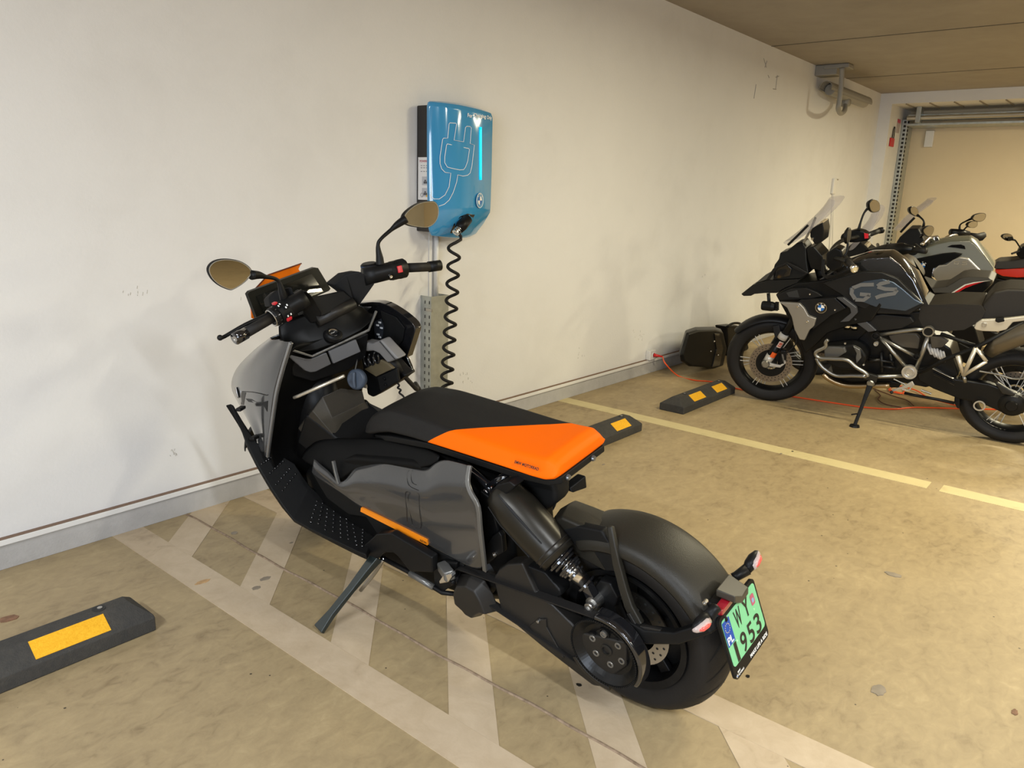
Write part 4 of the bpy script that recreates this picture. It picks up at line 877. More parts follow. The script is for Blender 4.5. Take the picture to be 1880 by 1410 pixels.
lg = rod('grip', K.P([(448, 613, .355), (500, 583, .24)]), 0.0165, M_RUB, sco, 20)
rod('bar_end', K.P([(432, 622, .39), (450, 612, .35)]), 0.0195, M_GLOSS, lg, 20)
e0, e1 = K.s(432, 622, .39), K.s(450, 612, .35); da = (e0-e1).normalized(); disc('end_screw', e0, da, [(0, 0.001), (0.004, 0.001), (0.005, 0.002), (0.009, 0.002), (0.009, -0.001)], M_STEEL, lg, 18)
rg = rod('grip', K.P([(742, 492, -.245), (788, 490, -.345)]), 0.0165, M_RUB, sco, 20)
rod('bar_end', K.P([(787, 490, -.345), (808, 487, -.39)]), 0.0195, M_BLK, rg, 20)
# switch clusters
q0, q1 = K.s(499, 584, .240), K.s(527, 567, .180); dq = (q0-q1).normalized()
sw_ = disc('switch_housing', q1, dq, [(0, -0.005), (0.032, -0.005), (0.034, 0.004), (0.035, 0.026), (0.033, 0.040), (0.0, 0.040)], M_BLKM, sco, 32)
disc('control_ring', q1+dq*0.042, dq, [(0.0, 0.0), (0.030, 0), (0.032, 0.003), (0.032, 0.014), (0.027, 0.019), (0.0, 0.019)], M_BLK, sw_, 32)
disc('ring_edge', q1+dq*0.062, dq, [(0.027, -0.001), (0.0295, 0.001), (0.027, 0.003), (0.0245, 0.001), (0.027, -0.001)], M_STEEL, sw_, 32)
x_, y_ = frame_of(dq)
up_ = (U-dq*U.dot(dq)).normalized(); rr_ = (-F-dq*(-F).dot(dq)).normalized()
for k in range(10):
    a = 2*PI*k/10; o_ = up_*math.cos(a)+rr_*math.sin(a)
    bar('ring_mark', [q1+dq*0.044+o_*0.0325, q1+dq*0.060+o_*0.0285], o_, 0.0015, 0.0015, M_STEEL, sw_, 0)
def btn(base, dax, ang, r, h0, w_, l_, m, name='button'):
    o_ = up_*math.cos(ang)+rr_*math.sin(ang); bm = BM(); t_ = dax.cross(o_); box(bm, base+dax*h0+o_*r, dax*l_, t_*w_, o_*0.004); return put(name, bm, m, sw_, bev=0.0015)
btn(q1, dq, 0.95, 0.035, 0.014, 0.007, 0.009, M_BLK); btn(q1, dq, 0.55, 0.035, 0.030, 0.008, 0.007, M_BLK); btn(q1, dq, 1.7, 0.035, 0.020, 0.006, 0.010, M_BLK)
btn(q1, dq, -0.1, 0.036, 0.030, 0.009, 0.006, M_RED, 'red_button'); btn(q1, dq, 2.15, 0.036, 0.022, 0.006, 0.009, M_RED, 'red_button')
bm = BM()
for an, h_ in ((0.9, 0.010), (1.02, 0.018), (0.5, 0.026), (0.6, 0.034), (1.7, 0.014), (1.72, 0.026)):
    o_ = up_*math.cos(an)+rr_*math.sin(an); box(bm, q1+dq*h_+o_*0.0396, dq*0.002, dq.cross(o_)*0.003, o_*0.0004)
put('button_icons', bm, M_PW, sw_)
r0_, r1_ = K.s(716, 498, -.190), K.s(742, 492, -.245); dr = (r1_-r0_).normalized()
sr = disc('switch_housing', r0_, dr, [(0, -0.005), (0.031, -0.005), (0.033, 0.004), (0.033, 0.026), (0.034, 0.034), (0.034, 0.055), (0.026, 0.062), (0, 0.062)], M_BLKM, sco, 32)
up2 = (U-dr*U.dot(dr)).normalized(); rr2 = (-F-dr*(-F).dot(dr)).normalized()
bm = BM(); o_ = up2*math.cos(1.35)+rr2*math.sin(1.35); box(bm, r0_+dr*0.022+o_*0.033, dr*0.009, dr.cross(o_)*0.012, o_*0.004); put('kill_switch', bm, M_RED, sr, bev=0.002)
bm = BM(); o_ = up2*math.cos(0.5)+rr2*math.sin(0.5); box(bm, r0_+dr*0.018+o_*0.033, dr*0.006, dr.cross(o_)*0.006, o_*0.003); put('button', bm, M_BLK, sr, bev=0.001)
bolt(r0_-dr*0.015+(up2*-0.35+rr2*0.95).normalized()*0.030, (up2*-0.3+rr2).normalized(), 0.006, sr, M_CHROME)
# levers, reservoirs
lv = rod('brake_lever', K.P([(505, 566, .20), (490, 578, .25), (450, 596, .33), (412, 618, .40), (404, 620, .42)]), [0.008, 0.007, 0.006, 0.006, 0.006], M_BLK, sco, 12, 4)
bm = BM(); ball(bm, K.s(404, 620, .42), 0.009); put('lever_ball', bm, M_BLK, lv, smooth=True)
rod('brake_lever', K.P([(735, 484, -.22), (755, 470, -.28), (790, 474, -.38)], None) if False else [K.l(1.12, -0.20, 1.14), K.l(1.19, -0.24, 1.12), K.l(1.19, -0.36, 1.10)], 0.007, M_BLK, sco, 12, 4)
plate('fluid_reservoir', K.P([(493, 546, .19), (505, 534, .18), (536, 526, .14), (541, 540, .135), (520, 556, .17), (496, 562, .195)]), F*0.035-U*0.01, M_BLK, sco, 0.005)
c = K.s(678, 488, -.15); rs = disc('fluid_reservoir', c, U, [(0, 0.010), (0.024, 0.010), (0.029, 0.006), (0.030, -0.012), (0.0, -0.012)], M_BLK, sco, 28)
disc('reservoir_window', c+U*0.0, U, [(0.0302, -0.008), (0.0306, 0.004)], mat('slate window', (0.05, 0.08, 0.16), 0.2), rs, 28)
# ---- mirrors
def mirror(stem, outl, fpl, tilt, cen_px):
    P = [K.f(x, y, fpl) for x, y in outl]; c_ = sum(P, Vector())/len(P)
    n_ = (-F+tilt).normalized()
    P = [p+F*((p-c_).dot(tilt-(-F)*0)/1.0)*0.0 for p in P]
    # drop the outline onto the tilted mirror plane along the sight lines
    Q = []
    for (x, y) in outl:
        r_ = ray(x, y); Q.append(EYE+r_*((c_-EYE).dot(n_)/r_.dot(n_)))
    Q = smooth_path(Q, 4, True)
    def sc_(k, off): return [c_+(q-c_)*k-n_*off for q in Q]
    bm = BM(); loft(bm, [sc_(0.94, -0.001), sc_(1.0, 0.0), sc_(1.0, 0.008), sc_(0.86, 0.022), sc_(0.45, 0.032)]); h_ = put('mirror_housing', bm, M_BLK, sco, smooth=False, bev=0.002)
    bm = BM(); prism(bm, sc_(0.92, -0.0012), sc_(0.92, -0.0022)); put('mirror_glass', bm, M_MIRROR, h_)
    bm = BM(); a_ = sc_(0.955, -0.001); b_ = sc_(0.92, -0.001); a2 = sc_(0.955, -0.003); b2 = sc_(0.92, -0.003)
    loft(bm, [[a_[i], a2[i], b2[i], b_[i]] for i in range(len(a_))], loop=True); put('glass_rim', bm, mat('mirror rim', (0.32, 0.31, 0.28), 0.35, 0.5), h_)
    rod('mirror_stem', stem, [0.015, 0.013, 0.0065, 0.006, 0.007, 0.012, 0.015], M_BLK, h_, 14, 5)
    return h_
mirror(K.P([(524, 558, .175), (519, 540, .18), (512, 518, .185), (503, 511, .20), (487, 508, .235), (475, 505, .26), (462, 505, .29)]),
       [(381, 493), (391, 480), (412, 475), (440, 479), (459, 491), (462, 503), (450, 518), (430, 531), (419, 532), (400, 523), (386, 509)], 1.155, S*0.10-U*0.005, None)
mirror(K.P([(698, 487, -.165), (697, 474, -.17), (694, 450, -.175), (700, 438, -.19), (718, 422, -.235), (730, 412, -.26), (745, 402, -.29)]),
       [(739, 405), (744, 390), (765, 374), (786, 369), (800, 371), (806, 386), (801, 406), (786, 418), (764, 417), (747, 413)], 1.085, -S*0.16-U*0.01, None)
# ---- side stand
foot = on_z(585, 1156, 0.008); top_ = K.s(692, 1022, .20)
m1 = top_+(foot-top_)*0.45; m2 = top_+(foot-top_)*0.78
stand = bar('side_stand', [top_, top_+(foot-top_)*0.2, m1, m2, foot], F, [0.040, 0.034, 0.030, 0.030, 0.050], [0.030, 0.026, 0.018, 0.020, 0.016], mat('stand paint', (0.02, 0.028, 0.028), 0.3, 0.3, coat=0.5), sco, 0.004)
rod('stand_spring', [K.s(706, 1024, .19), K.s(688, 1052, .20), K.s(662, 1084, .235)], 0.007, M_STEEL, stand, 12, 3)
plate('stand_bracket', K.P([(657, 1012), (690, 981), (717, 979), (793, 1024), (794, 1052), (752, 1050), (730, 1022), (722, 1015), (706, 1015), (688, 1030), (672, 1025)], .215), -S*0.03, M_BLK, sco, 0.006)
rod('lower_rail', K.P([(701, 1024, .19), (752, 1051, .19), (812, 1088, .18), (850, 1092, .15)]), 0.008, M_BLK, sco, 12)
rod('rail_sleeve', K.P([(753, 1052, .19), (796, 1078, .185)]), 0.011, M_TRIM, sco, 14)
# ---- folded passenger peg
pg = bar('passenger_peg', K.P([(812, 1038, .18), (820, 1050, .20), (826, 1058, .215)]), U, 0.035, 0.035, M_TRIM, sco, 0.006)
plate('peg_tip', K.P([(813, 1057), (828, 1053), (829, 1060), (823, 1069), (807, 1072), (806, 1067)], .225), -S*0.02, M_CHROME, pg, 0.002)
plate('peg_bracket', K.P([(795, 1040), (812, 1030), (838, 1034), (836, 1060), (826, 1078), (812, 1088), (797, 1078)], .178), -S*0.02, M_BLK, sco, 0.005)
bm = BM(); ball(bm, K.s(831, 1068, .19), 0.010); put('peg_rubber', bm, M_BLK, pg, smooth=True)

# ================================================================== wall charger
ch = thing('wall_charger', (3.22, YW, 1.2), 'blue wall-mounted charging box with a plug drawing and a lit cyan bar', 'charger')
M_BLUE = mat('charger blue', (0.045, 0.27, 0.52), 0.12, coat=1.0)
YF = 2.985
bm = BM(); abox(bm, (3.0, 3.072, 1.235), (3.33, YW, 1.892)); bp = put('back_box', bm, mat('charger back black', (0.025, 0.022, 0.020), 0.5), ch, bev=0.006)
# cover: bowed in plan, its chin running back to the wall
def cov(L3, M3, R3, n=14):
    l_, m_, r_ = on_y(*L3), on_y(*M3), on_y(*R3); out = []
    for k in range(n+1):
        t = -1+2*k/n; out.append(l_*(t*(t-1)/2)+m_*(1-t*t)+r_*(t*(t+1)/2))
    return out
CR = [cov((790, 185, 3.075), (846, 190, 3.03), (893, 203, 3.045)), cov((788, 187, 3.068), (849, 194, 2.998), (902, 208, 3.025)), cov((787, 194, 3.065), (850, 202, 2.985), (905, 217, 3.025)), cov((787, 250, 3.065), (850, 255, 2.982), (904, 262, 3.025)), cov((787, 320, 3.065), (849, 320, 2.982), (903, 320, 3.025)),
      cov((788, 375, 3.065), (847, 378, 2.982), (901, 380, 3.025)), cov((788, 390, 3.065), (846, 390, 2.985), (900, 390, 3.025)), cov((788, 408, 3.065), (846, 408, 2.995), (889, 409, 3.05)), cov((789, 424, 3.066), (843, 430, 3.035), (874, 429, 3.08)), cov((794, 433, 3.070), (838, 437, 3.055), (861, 436, 3.09))]
bm = BM(); rg_ = [[Vector((c[0].x+0.004, 3.085, c[0].z))]+c+[Vector((c[-1].x-0.003, 3.10, c[-1].z))] for c in CR]
loft(bm, rg_); cover = put('cover', bm, M_BLUE, ch, bev=0.004, seg=3, label='glossy blue cover')
# socket hollow with holster plug
hx = on_y(848, 410, YF+0.04)
bm = BM(); A = [nearest_surf(x, y, CR)+Vector((0, -0.002, 0)) for x, y in ((826, 428), (834, 410), (845, 397), (858, 392), (872, 394), (866, 406), (852, 424), (838, 434))]
prism(bm, A, [p+Vector((0, 0.06, 0)) for p in A]); hol = put('socket_hollow', bm, M_GLOSS, ch, bev=0.003)
bm = BM(); tube(bm, [on_y(858, 402, YF-0.005), on_y(848, 414, YF-0.012), on_y(842, 421, YF-0.015)], [0.030, 0.032, 0.026], 20); sock = put('socket_plug', bm, M_BLK, ch, smooth=True)
bm = BM()
for i in range(3):
    c = on_y(842-i*2.5, 421+i*3, YF-0.015); lathe(bm, [(0.010, -0.003), (0.021, -0.003), (0.021, 0.003), (0.010, 0.003), (0.010, -0.003)], c, (on_y(838, 430, YF-0.015)-on_y(848, 414, YF-0.012)), 20)
put('cable_gland', bm, M_CHROME, sock)
# drawing on the cover: helper drops a pixel on the curved face
def onc(x, y, off=0.0040):
    return nearest_surf(x, y, CR)+Vector((-0.0006, -off, 0))
sc7 = 240/1128
def c7(x, y): return onc(730+x*sc7, 160+y*sc7)
M_LN = mat('white line print', (0.82, 0.85, 0.88), 0.4)
def line(pts, r=0.0018):
    P = [c7(*p) for p in pts]; bm = BM(); tube(bm, P, r, 5); return put('plug_outline', bm, M_LN, cover)
line([(353, 1027), (400, 1010), (440, 975), (475, 910), (505, 820), (515, 757), (560, 768), (600, 760), (622, 740), (637, 680), (645, 610), (658, 500), (622, 488), (632, 350), (618, 340), (593, 338), (582, 348), (565, 472), (483, 458), (505, 318), (498, 312), (448, 308), (440, 316), (428, 440), (392, 440), (384, 452), (362, 600), (362, 660), (376, 705), (405, 735), (455, 742), (440, 860), (405, 930), (355, 965), (310, 965), (272, 930)])
line([(425, 490), (610, 530), (616, 538), (600, 640), (582, 690), (565, 712), (530, 714), (470, 702), (425, 690), (402, 650), (403, 600), (418, 500), (425, 490)])
# light bar
P = [c7(713, y) for y in range(345, 801, 35)]
bm = BM(); tube(bm, [p+Vector((0, 0.001, 0)) for p in P], 0.0075, 8); lb = put('status_light', bm, mat('cyan light', (0.0, 0.55, 0.75), 0.3, emit=((0.0, 0.62, 0.95), 0.75)), ch, smooth=True, label='lit cyan strip')
M_LN2 = M_LN; e = c7(703, 978); rb_ = roundel(e+Vector((0, 0.001, 0)), (0.25, -1, 0), (0, 0, 1), 0.040, cover, M_BLUE, M_LN)
for wd, x0_, y0_, x1_, y1_ in (('For', 598, 258, 640, 266), ('Charging', 650, 268, 755, 280), ('Only', 763, 285, 806, 292)):
    a = c7(x0_, y0_); b_ = c7(x1_, y1_); d_ = (b_-a).normalized(); text('lettering', wd, a, d_, (0, 0, 1), 0.026 if wd != 'For' else 0.02, M_LN, cover, (b_-a).length, 0.002, bold=0.02)
# information label on the side of the back box
def sx(x, y): return on_x(730+x*sc7, 160+y*sc7, 2.9985)
A = [sx(180, 605), sx(300, 600), sx(300, 985), sx(180, 970)]
bm = BM(); y0, y1, z0, z1 = 3.064, 3.150, A[3].z, A[0].z
abox(bm, (2.9975, y0-0.01, z0), (2.9998, y1+0.006, z1)); lab = put('info_label', bm, mat('label white', (0.72, 0.70, 0.68), 0.5), bp)
def side_txt(s, yy, zz, h, w_, m): text('lettering', s, (2.997, yy, zz), (0, -1, 0), (0, 0, 1), h, m, lab, w_, 0.0004, bold=0.02)
side_txt('POWERBOX', 3.143, z1-0.026, 0.011, 0.085, mat('label red', (0.4, 0.03, 0.06), 0.5))
M_LT = mat('label text', (0.08, 0.08, 0.09), 0.5)
for i, dz in enumerate((0.045, 0.056, 0.075)):
    bm = BM()
    for j in range(4): abox(bm, (2.9969, 3.135-j*0.02-0.012, z1-dz), (2.9975, 3.135-j*0.02, z1-dz+0.003))
    put('small_print', bm, M_LT, lab)
for dz in (0.125, 0.185):
    bm = BM(); abox(bm, (2.9968, 3.075, z1-dz-0.02), (2.9974, 3.125, z1-dz+0.025)); pz = put('pictogram', bm, mat('label grey', (0.45, 0.45, 0.47), 0.5), lab)
    bm = BM(); abox(bm, (2.9962, 3.085, z1-dz-0.012), (2.9967, 3.112, z1-dz+0.000)); abox(bm, (2.9962, 3.092, z1-dz+0.001), (2.9967, 3.106, z1-dz+0.008)); put('car_symbol', bm, M_LT, pz)
ring_ = BM(); ring(ring_, (2.9972, 3.125, z0+0.025), (1, 0, 0), 0.010, 0.0012, 20, 5); put('clock_symbol', ring_, M_LT, lab)
bm = BM(); prism(bm, [Vector((2.9974, 3.095, z0+0.016)), Vector((2.9974, 3.075, z0+0.016)), Vector((2.9974, 3.085, z0+0.036))], [Vector((2.9966, 3.095, z0+0.016)), Vector((2.9966, 3.075, z0+0.016)), Vector((2.9966, 3.085, z0+0.036))]); put('warning_triangle', bm, mat('warning yellow', (0.7, 0.4, 0.03), 0.5), lab)
# conduit and slotted channel below
cd_ = thing('conduit_pipe', (3.13, YW, 0.86), 'slim white pipe running down the wall from the charger to the slotted channel', 'pipe')
bm = BM(); tube(bm, [(3.137, YW-0.02, 1.24), (3.137, YW-0.02, 0.84)], 0.014, 14); put('pipe', bm, M_WHITE, cd_, smooth=True)
bm = BM(); abox(bm, (3.095, YW-0.006, 0.86), (3.118, YW-0.001, 1.24)); put('backing_strip', bm, M_WHITE, cd_)
YS = YW-0.085
s0, s1, s2 = on_y(786, 542, YS+0.03).x, on_y(802, 542, YS).x, on_y(823, 542, YS+0.0).x
chn = thing('slotted_channel', (3.15, YW, 0), 'grey galvanised slotted channel standing on the floor against the wall under the charger', 'channel')
zt2 = on_y(800, 544, YS).z
bm = BM(); prism(bm, [Vector((3.035, YW, 0)), Vector((3.035, YS, 0)), Vector((3.175, YS, 0)), Vector((3.175, YW, 0)), Vector((3.172, YW, 0)), Vector((3.172, YS+0.003, 0)), Vector((3.038, YS+0.003, 0)), Vector((3.038, YW, 0))],
            [Vector((3.035, YW, zt2)), Vector((3.035, YS, zt2)), Vector((3.175, YS, zt2)), Vector((3.175, YW, zt2)), Vector((3.172, YW, zt2)), Vector((3.172, YS+0.003, zt2)), Vector((3.038, YS+0.003, zt2)), Vector((3.038, YW, zt2))])
put('channel_body', bm, M_GALV, chn)
for i in range(20):
    z = zt2-0.035-i*0.041
    for y in (3.100, 3.135):
        bm = BM(); abox(bm, (3.0335, y-0.0025, z-0.009), (3.0352, y+0.0025, z+0.009)); put('slot', bm, M_DARKHOLE, chn)
bm = BM(); abox(bm, (3.028, 3.075, zt2-0.085), (3.036, 3.125, zt2-0.068)); put('clip', bm, M_STEEL, chn, bev=0.002)
# coiled charging cable
cab = thing('charging_cable', (3.2, 2.96, 0), 'black coiled charging cable hanging from the blue charger to the scooter plug', 'cable')
top = on_y(841, 428, YF-0.015)
NT = 13; bm = BM(); P = [top, on_y(846, 434, YF-0.02), on_y(846, 440, YF-0.02)]
ctr = [(834, 446), (833, 480), (831, 512), (830, 543), (828, 573), (826, 602), (825, 630), (823, 657), (821, 684), (820, 708), (818, 735), (817, 760), (816, 785), (815, 808)]
CC = [on_y(x, y, 2.93) for x, y in ctr]; N = 24
for i in range(len(CC)-1):
    for j in range(N):
        t = j/N; c = CC[i]*(1-t)+CC[i+1]*t; a = 2*PI*t+0.5; r = 0.031
        P.append(c+Vector((math.cos(a)*r, math.sin(a)*r, 0)))
tube(bm, P, 0.0088, 10); put('coil', bm, M_RUB, cab, smooth=True)
# lower run goes along the floor behind the scooter and rises to the plug
pe = K.s(737, 685, -.13)
last = P[-1]
low = [last, Vector((last.x-0.03, last.y-0.05, 0.12)), Vector((last.x-0.2, last.y-0.25, 0.012)), Vector((2.75, 2.45, 0.012)), Vector((2.5, 2.2, 0.012)), Vector((2.35, 2.05, 0.10)), K.s(775, 725, -.30), K.s(764, 714, -.22), pe]
rod('straight_run', low, 0.0085, M_RUB, cab, 12, 8)
M_PLG = mat('plug grey plastic', (0.17, 0.165, 0.16), 0.4)
pl = plate('plug_handle', K.P([(661, 633), (667, 628), (682, 631), (699, 624), (731, 659), (724, 662), (711, 667), (696, 650), (685, 645), (670, 646), (662, 640)], -.085), -S*0.045, M_PLG, cab, 0.008, 'light grey connector')
rod('handle_seam', K.P([(697, 627, -.083), (726, 661, -.083)]), 0.0018, M_DARKHOLE, pl, 6)
bt = rod('strain_relief', K.P([(716, 664, -.105), (726, 674, -.11), (737, 685, -.13)]), [0.026, 0.021, 0.011], M_BLKM, cab, 16)
rod('stretch_strap', K.P([(729, 702, -.12), (733, 708, -.12), (730, 712, -.12), (736, 716, -.12), (733, 721, -.12), (740, 727, -.12), (745, 735, -.12)]), 0.0035, M_RUB, cab, 8, 4)
# wall socket and orange extension cord
sk = thing('wall_socket', (5.71, YW, 0.14), 'small white surface socket on the wall trunking with a red plug', 'socket')
bm = BM(); abox(bm, (5.655, YW-0.045, 0.124), (5.755, YW, 0.205)); put('body', bm, M_WHITE, sk, bev=0.006)
bm = BM(); lathe(bm, [(0.022, 0), (0.022, 0.004), (0.018, 0.004), (0.018, 0)], (5.71, YW-0.045, 0.165), (0, -1, 0), 20); put('socket_ring', bm, M_WHITE, sk)
cord = thing('extension_cord', (6.2, 2.6, 0), 'orange extension cord plugged into the wall socket and trailing under the motorcycles', 'cord')
M_PLUGR = mat('red plug', (0.6, 0.02, 0.02), 0.35)
rod('plug', [Vector((5.71, YW-0.046, 0.165)), Vector((5.72, YW-0.07, 0.163)), Vector((5.75, YW-0.11, 0.155))], [0.018, 0.012, 0.006], M_PLUGR, cord, 12)
path = [Vector((5.75, YW-0.11, 0.155)), on_y(1222, 668, 2.95), on_z(1245, 690, 0.006), on_z(1275, 698, 0.006), on_z(1300, 700, 0.006), on_z(1325, 704, 0.006), on_z(1352, 713, 0.006), on_z(1400, 722, 0.006), on_z(1454, 728, 0.006), on_z(1500, 735, 0.006), on_z(1560, 744, 0.006), on_z(1590, 748, 0.006), on_z(1640, 751, 0.006), on_z(1680, 748, 0.006), on_z(1760, 750, 0.006), on_z(1850, 752, 0.006)]
rod('cord', path, 0.0055, M_ORCORD, cord, 8, 6)
rod('cord', [on_z(x, y, 0.014) for x, y in ((1760, 746), (1720, 735), (1670, 725), (1640, 718), (1632, 712), (1640, 706), (1660, 712), (1655, 722), (1632, 716), (1645, 708), (1680, 716), (1700, 728))], 0.0055, M_ORCORD, cord, 8, 6)
brc = thing('thin_cable', (7.0, 2.1, 0), 'thin brown cable looping on the floor beneath the nearest motorcycle', 'cable')
rod('cable', [on_z(x, y, 0.008) for x, y in ((1606, 716), (1616, 726), (1612, 733), (1625, 742), (1655, 748))], 0.004, mat('brown cable', (0.10, 0.035, 0.02), 0.5), brc, 8, 6)
rod('cable', [on_z(x, y, 0.008) for x, y in ((1600, 712), (1640, 727), (1665, 735), (1677, 745))], 0.004, mat('brown cable', (0.10, 0.035, 0.02), 0.5), brc, 8, 6)

# ================================================================== the nearest touring motorcycle on the right
B = Rig((5.75, 0.54, 0), rad(95), rad(10))
def c5(x, y): return 1300+x*0.1702, 340+y*0.1702
def c6(x, y): return 1560+x*0.1702, 340+y*0.1702
def c7_(x, y): return 1300+x*0.1702, 540+y*0.1702
def c8(x, y): return 1560+x*0.1702, 570+y*0.1702
def T(K_, f, pts, S_=None):
    out = []
    for p in pts: x, y = f(p[0], p[1]); out.append(K_.s(x, y, p[2] if len(p) > 2 else S_))
    return out
M_MATB = mat('matt black paint', (0.008, 0.008, 0.0085), 0.42, spec=0.3, bump=(300, 0.05))
M_BLK2 = mat('satin black', (0.006, 0.006, 0.006), 0.35, spec=0.25)
M_TANKB = mat('tank gloss black', (0.006, 0.006, 0.006), 0.08, coat=1)
M_SHROUD = mat('shroud silver', (0.34, 0.325, 0.30), 0.38, 0.7)
M_TUBE = mat('tube grey', (0.30, 0.295, 0.28), 0.32, 0.9)
M_EXH = mat('heat tinted steel', (0.42, 0.32, 0.20), 0.28, 1.0)
M_GLASS = mat('tinted screen', (0.50, 0.47, 0.50), 0.06, trans=0.0, alpha=0.28, coat=0.3)
M_LTH = mat('seat leatherette', (0.014, 0.0115, 0.009), 0.55, spec=0.3, bump=(200, 0.2))
M_GREYB = mat('slate blue grey panel', (0.055, 0.075, 0.11), 0.3, 0.6)
M_GSLET = mat('letter grey', (0.15, 0.155, 0.165), 0.35, 0.3)
def wheel(K_, f, R, hw, parent, steer, nsp=20, spk=True, rimr=None, discs=(0.075,), dr=0.15):
    """wire-spoked wheel turned by steer about its own upright axis"""
    W = Rig(K_.l(f, 0, 0), 0, 0); W.F = K_.F*math.cos(steer)+K_.S*math.sin(steer); W.S = K_.S*math.cos(steer)-K_.F*math.sin(steer); W.U = K_.U
    rr = rimr or R*0.715; o = W.l(0, 0, R)
    rim = disc('wheel_rim', o, W.S, [(rr, -hw*0.72), (rr+0.006, -hw*0.74), (rr-0.008, -hw*0.5), (rr-0.026, 0), (rr-0.008, hw*0.5), (rr+0.006, hw*0.74), (rr, hw*0.72), (rr-0.004, hw*0.5), (rr-0.020, 0.0), (rr-0.004, -hw*0.5), (rr, -hw*0.72)], M_BLK2, parent, 56, smooth=True)
    tyre(W, 0, R, hw, rr, rim, grooves=True)
    disc('hub', o, W.S, [(0, -0.07), (0.025, -0.07), (0.045, -0.05), (0.03, -0.02), (0.03, 0.02), (0.045, 0.05), (0.025, 0.07), (0, 0.07)], M_ANTH, rim, 24)
    if spk:
        for k in range(nsp):
            a = 2*PI*k/nsp; sg = 1 if k % 2 else -1; d0 = W.F*math.cos(a)+W.U*math.sin(a); a1 = a+(0.75 if (k//2) % 2 else -0.75)*2*PI/nsp; d1 = W.F*math.cos(a1)+W.U*math.sin(a1)
            rod('spoke', [o+d0*0.042+W.S*0.045*sg, o+d1*(rr-0.010)+W.S*hw*0.45*sg], 0.0028, mat('spoke bright', (0.75, 0.74, 0.70), 0.35, 0.4), rim, 6)
    for ds in discs:
        brake_disc('brake_disc', o+W.S*ds, W.S, dr, dr*0.68, mat('disc bronze grey', (0.26, 0.22, 0.18), 0.35, 0.9), rim, ((0.3, 30), (0.7, 30)))
        disc('disc_carrier', o+W.S*ds, W.S, [(0.05, -0.003), (dr*0.70, -0.003), (dr*0.70, 0.003), (0.05, 0.003), (0.05, -0.003)], M_BLK2, rim, 36)
    return W, o, rim
gsb = thing('touring_motorcycle', (5.70, 1.3, 0), 'large black adventure motorcycle with a blue-grey tank panel, nearest of the row on the right', 'motorcycle')
SR = rad(12)
W1, o1, rim1 = wheel(B, 1.53, 0.325, 0.060, gsb, SR, 24)
W2, o2, rim2 = wheel(B, 0.0, 0.318, 0.085, gsb, 0, 24, discs=(-0.07,), dr=0.135)
# front forks, mudguard, caliper
for sg in (1, -1):
    ftop = W1.l(-0.20, 0.105*sg, 0.80); fax = W1.l(0.03, 0.105*sg, 0.335)
    dfk = fax-ftop
    fk = rod('fork_leg', [ftop, ftop+dfk*0.62], 0.026, M_BLK2, gsb, 16)
    rod('fork_lower', [ftop+dfk*0.60, fax+dfk*0.02], [0.031, 0.030, 0.027], M_BLK2, gsb, 16)
    if sg == 1:
        rod('fork_collar', [ftop+dfk*0.50, ftop+dfk*0.585], 0.033, mat('collar cream', (0.55, 0.52, 0.46), 0.4), fk, 20)
        lowf = rod('fork_foot', [ftop+dfk*0.86, fax], [0.032, 0.034, 0.030], mat('fork foot grey', (0.52, 0.50, 0.46), 0.35, 0.3), gsb, 18)
        disc('axle_cap', fax+W1.S*0.02, W1.S, [(0, 0.02), (0.022, 0.02), (0.030, 0.01), (0.030, -0.02), (0, -0.02)], M_TUBE, lowf, 24)
        bar('caliper_mount', [fax+W1.S*0.02, fax+W1.S*0.02-W1.F*0.10+W1.U*-0.01, fax+W1.S*0.02-W1.F*0.13+W1.U*0.02, fax+W1.S*0.02-W1.F*0.11+W1.U*0.09], W1.S, 0.02, [0.03, 0.018, 0.018, 0.018], MATS['fork foot grey'], lowf, 0.003)
        dn = dfk.normalized(); outn = (W1.S*0.9-W1.F*0.45).normalized(); outn = (outn-dn*outn.dot(dn)).normalized(); sd = dn.cross(outn)
        def wrap(a0, a1, w_, m, nm, rr_=0.0325, hh=None):
            bm = BM(); R_ = []
            for q in seg(-w_, w_, 6): d_ = outn*math.cos(q)+sd*math.sin(q); R_.append([ftop+dfk*a0+d_*rr_, ftop+dfk*a1+d_*rr_])
            loft(bm, R_, closed=False, cap=False); return put(nm, bm, m, fk, solid=0.0008)
        wrap(0.605, 0.70, 0.55, mat('sticker pale', (0.62, 0.50, 0.42), 0.5), 'warning_sticker'); wrap(0.62, 0.655, 0.35, mat('sticker red', (0.5, 0.12, 0.08), 0.5), 'sticker_print', 0.0332); wrap(0.665, 0.685, 0.4, MATS['sticker red'], 'sticker_print', 0.0332)
        wrap(0.79, 0.87, 0.6, mat('orange reflector', (0.80, 0.10, 0.01), 0.15, coat=1), 'reflector', 0.0335)
        bm = BM(); box(bm, fax-W1.F*0.115+W1.U*0.06, W1.F*0.022, W1.U*0.055, W1.S*0.03); put('brake_caliper', bm, M_BLK2, gsb, bev=0.008)
rows = []
for k in range(15):
    a = rad(38+k*8.5); d_ = W1.F*math.cos(a)+W1.U*math.sin(a); q = 0.075 if k > 1 else 0.055
    rr_ = 0.345+0.0*k
    rows.append([o1+d_*(rr_-0.03)+W1.S*q, o1+d_*rr_+W1.S*q*0.9, o1+d_*(rr_+0.012), o1+d_*rr_-W1.S*q*0.9, o1+d_*(rr_-0.03)-W1.S*q])
surf('front_mudguard', rows, M_MATB, gsb, 0.004, 1)
bar('mudguard_stay', [W1.l(-0.02, 0.085, 0.62), W1.l(-0.06, 0.095, 0.48), W1.l(0.0, 0.095, 0.36)], W1.S, 0.012, 0.05, M_MATB, gsb, 0.004)
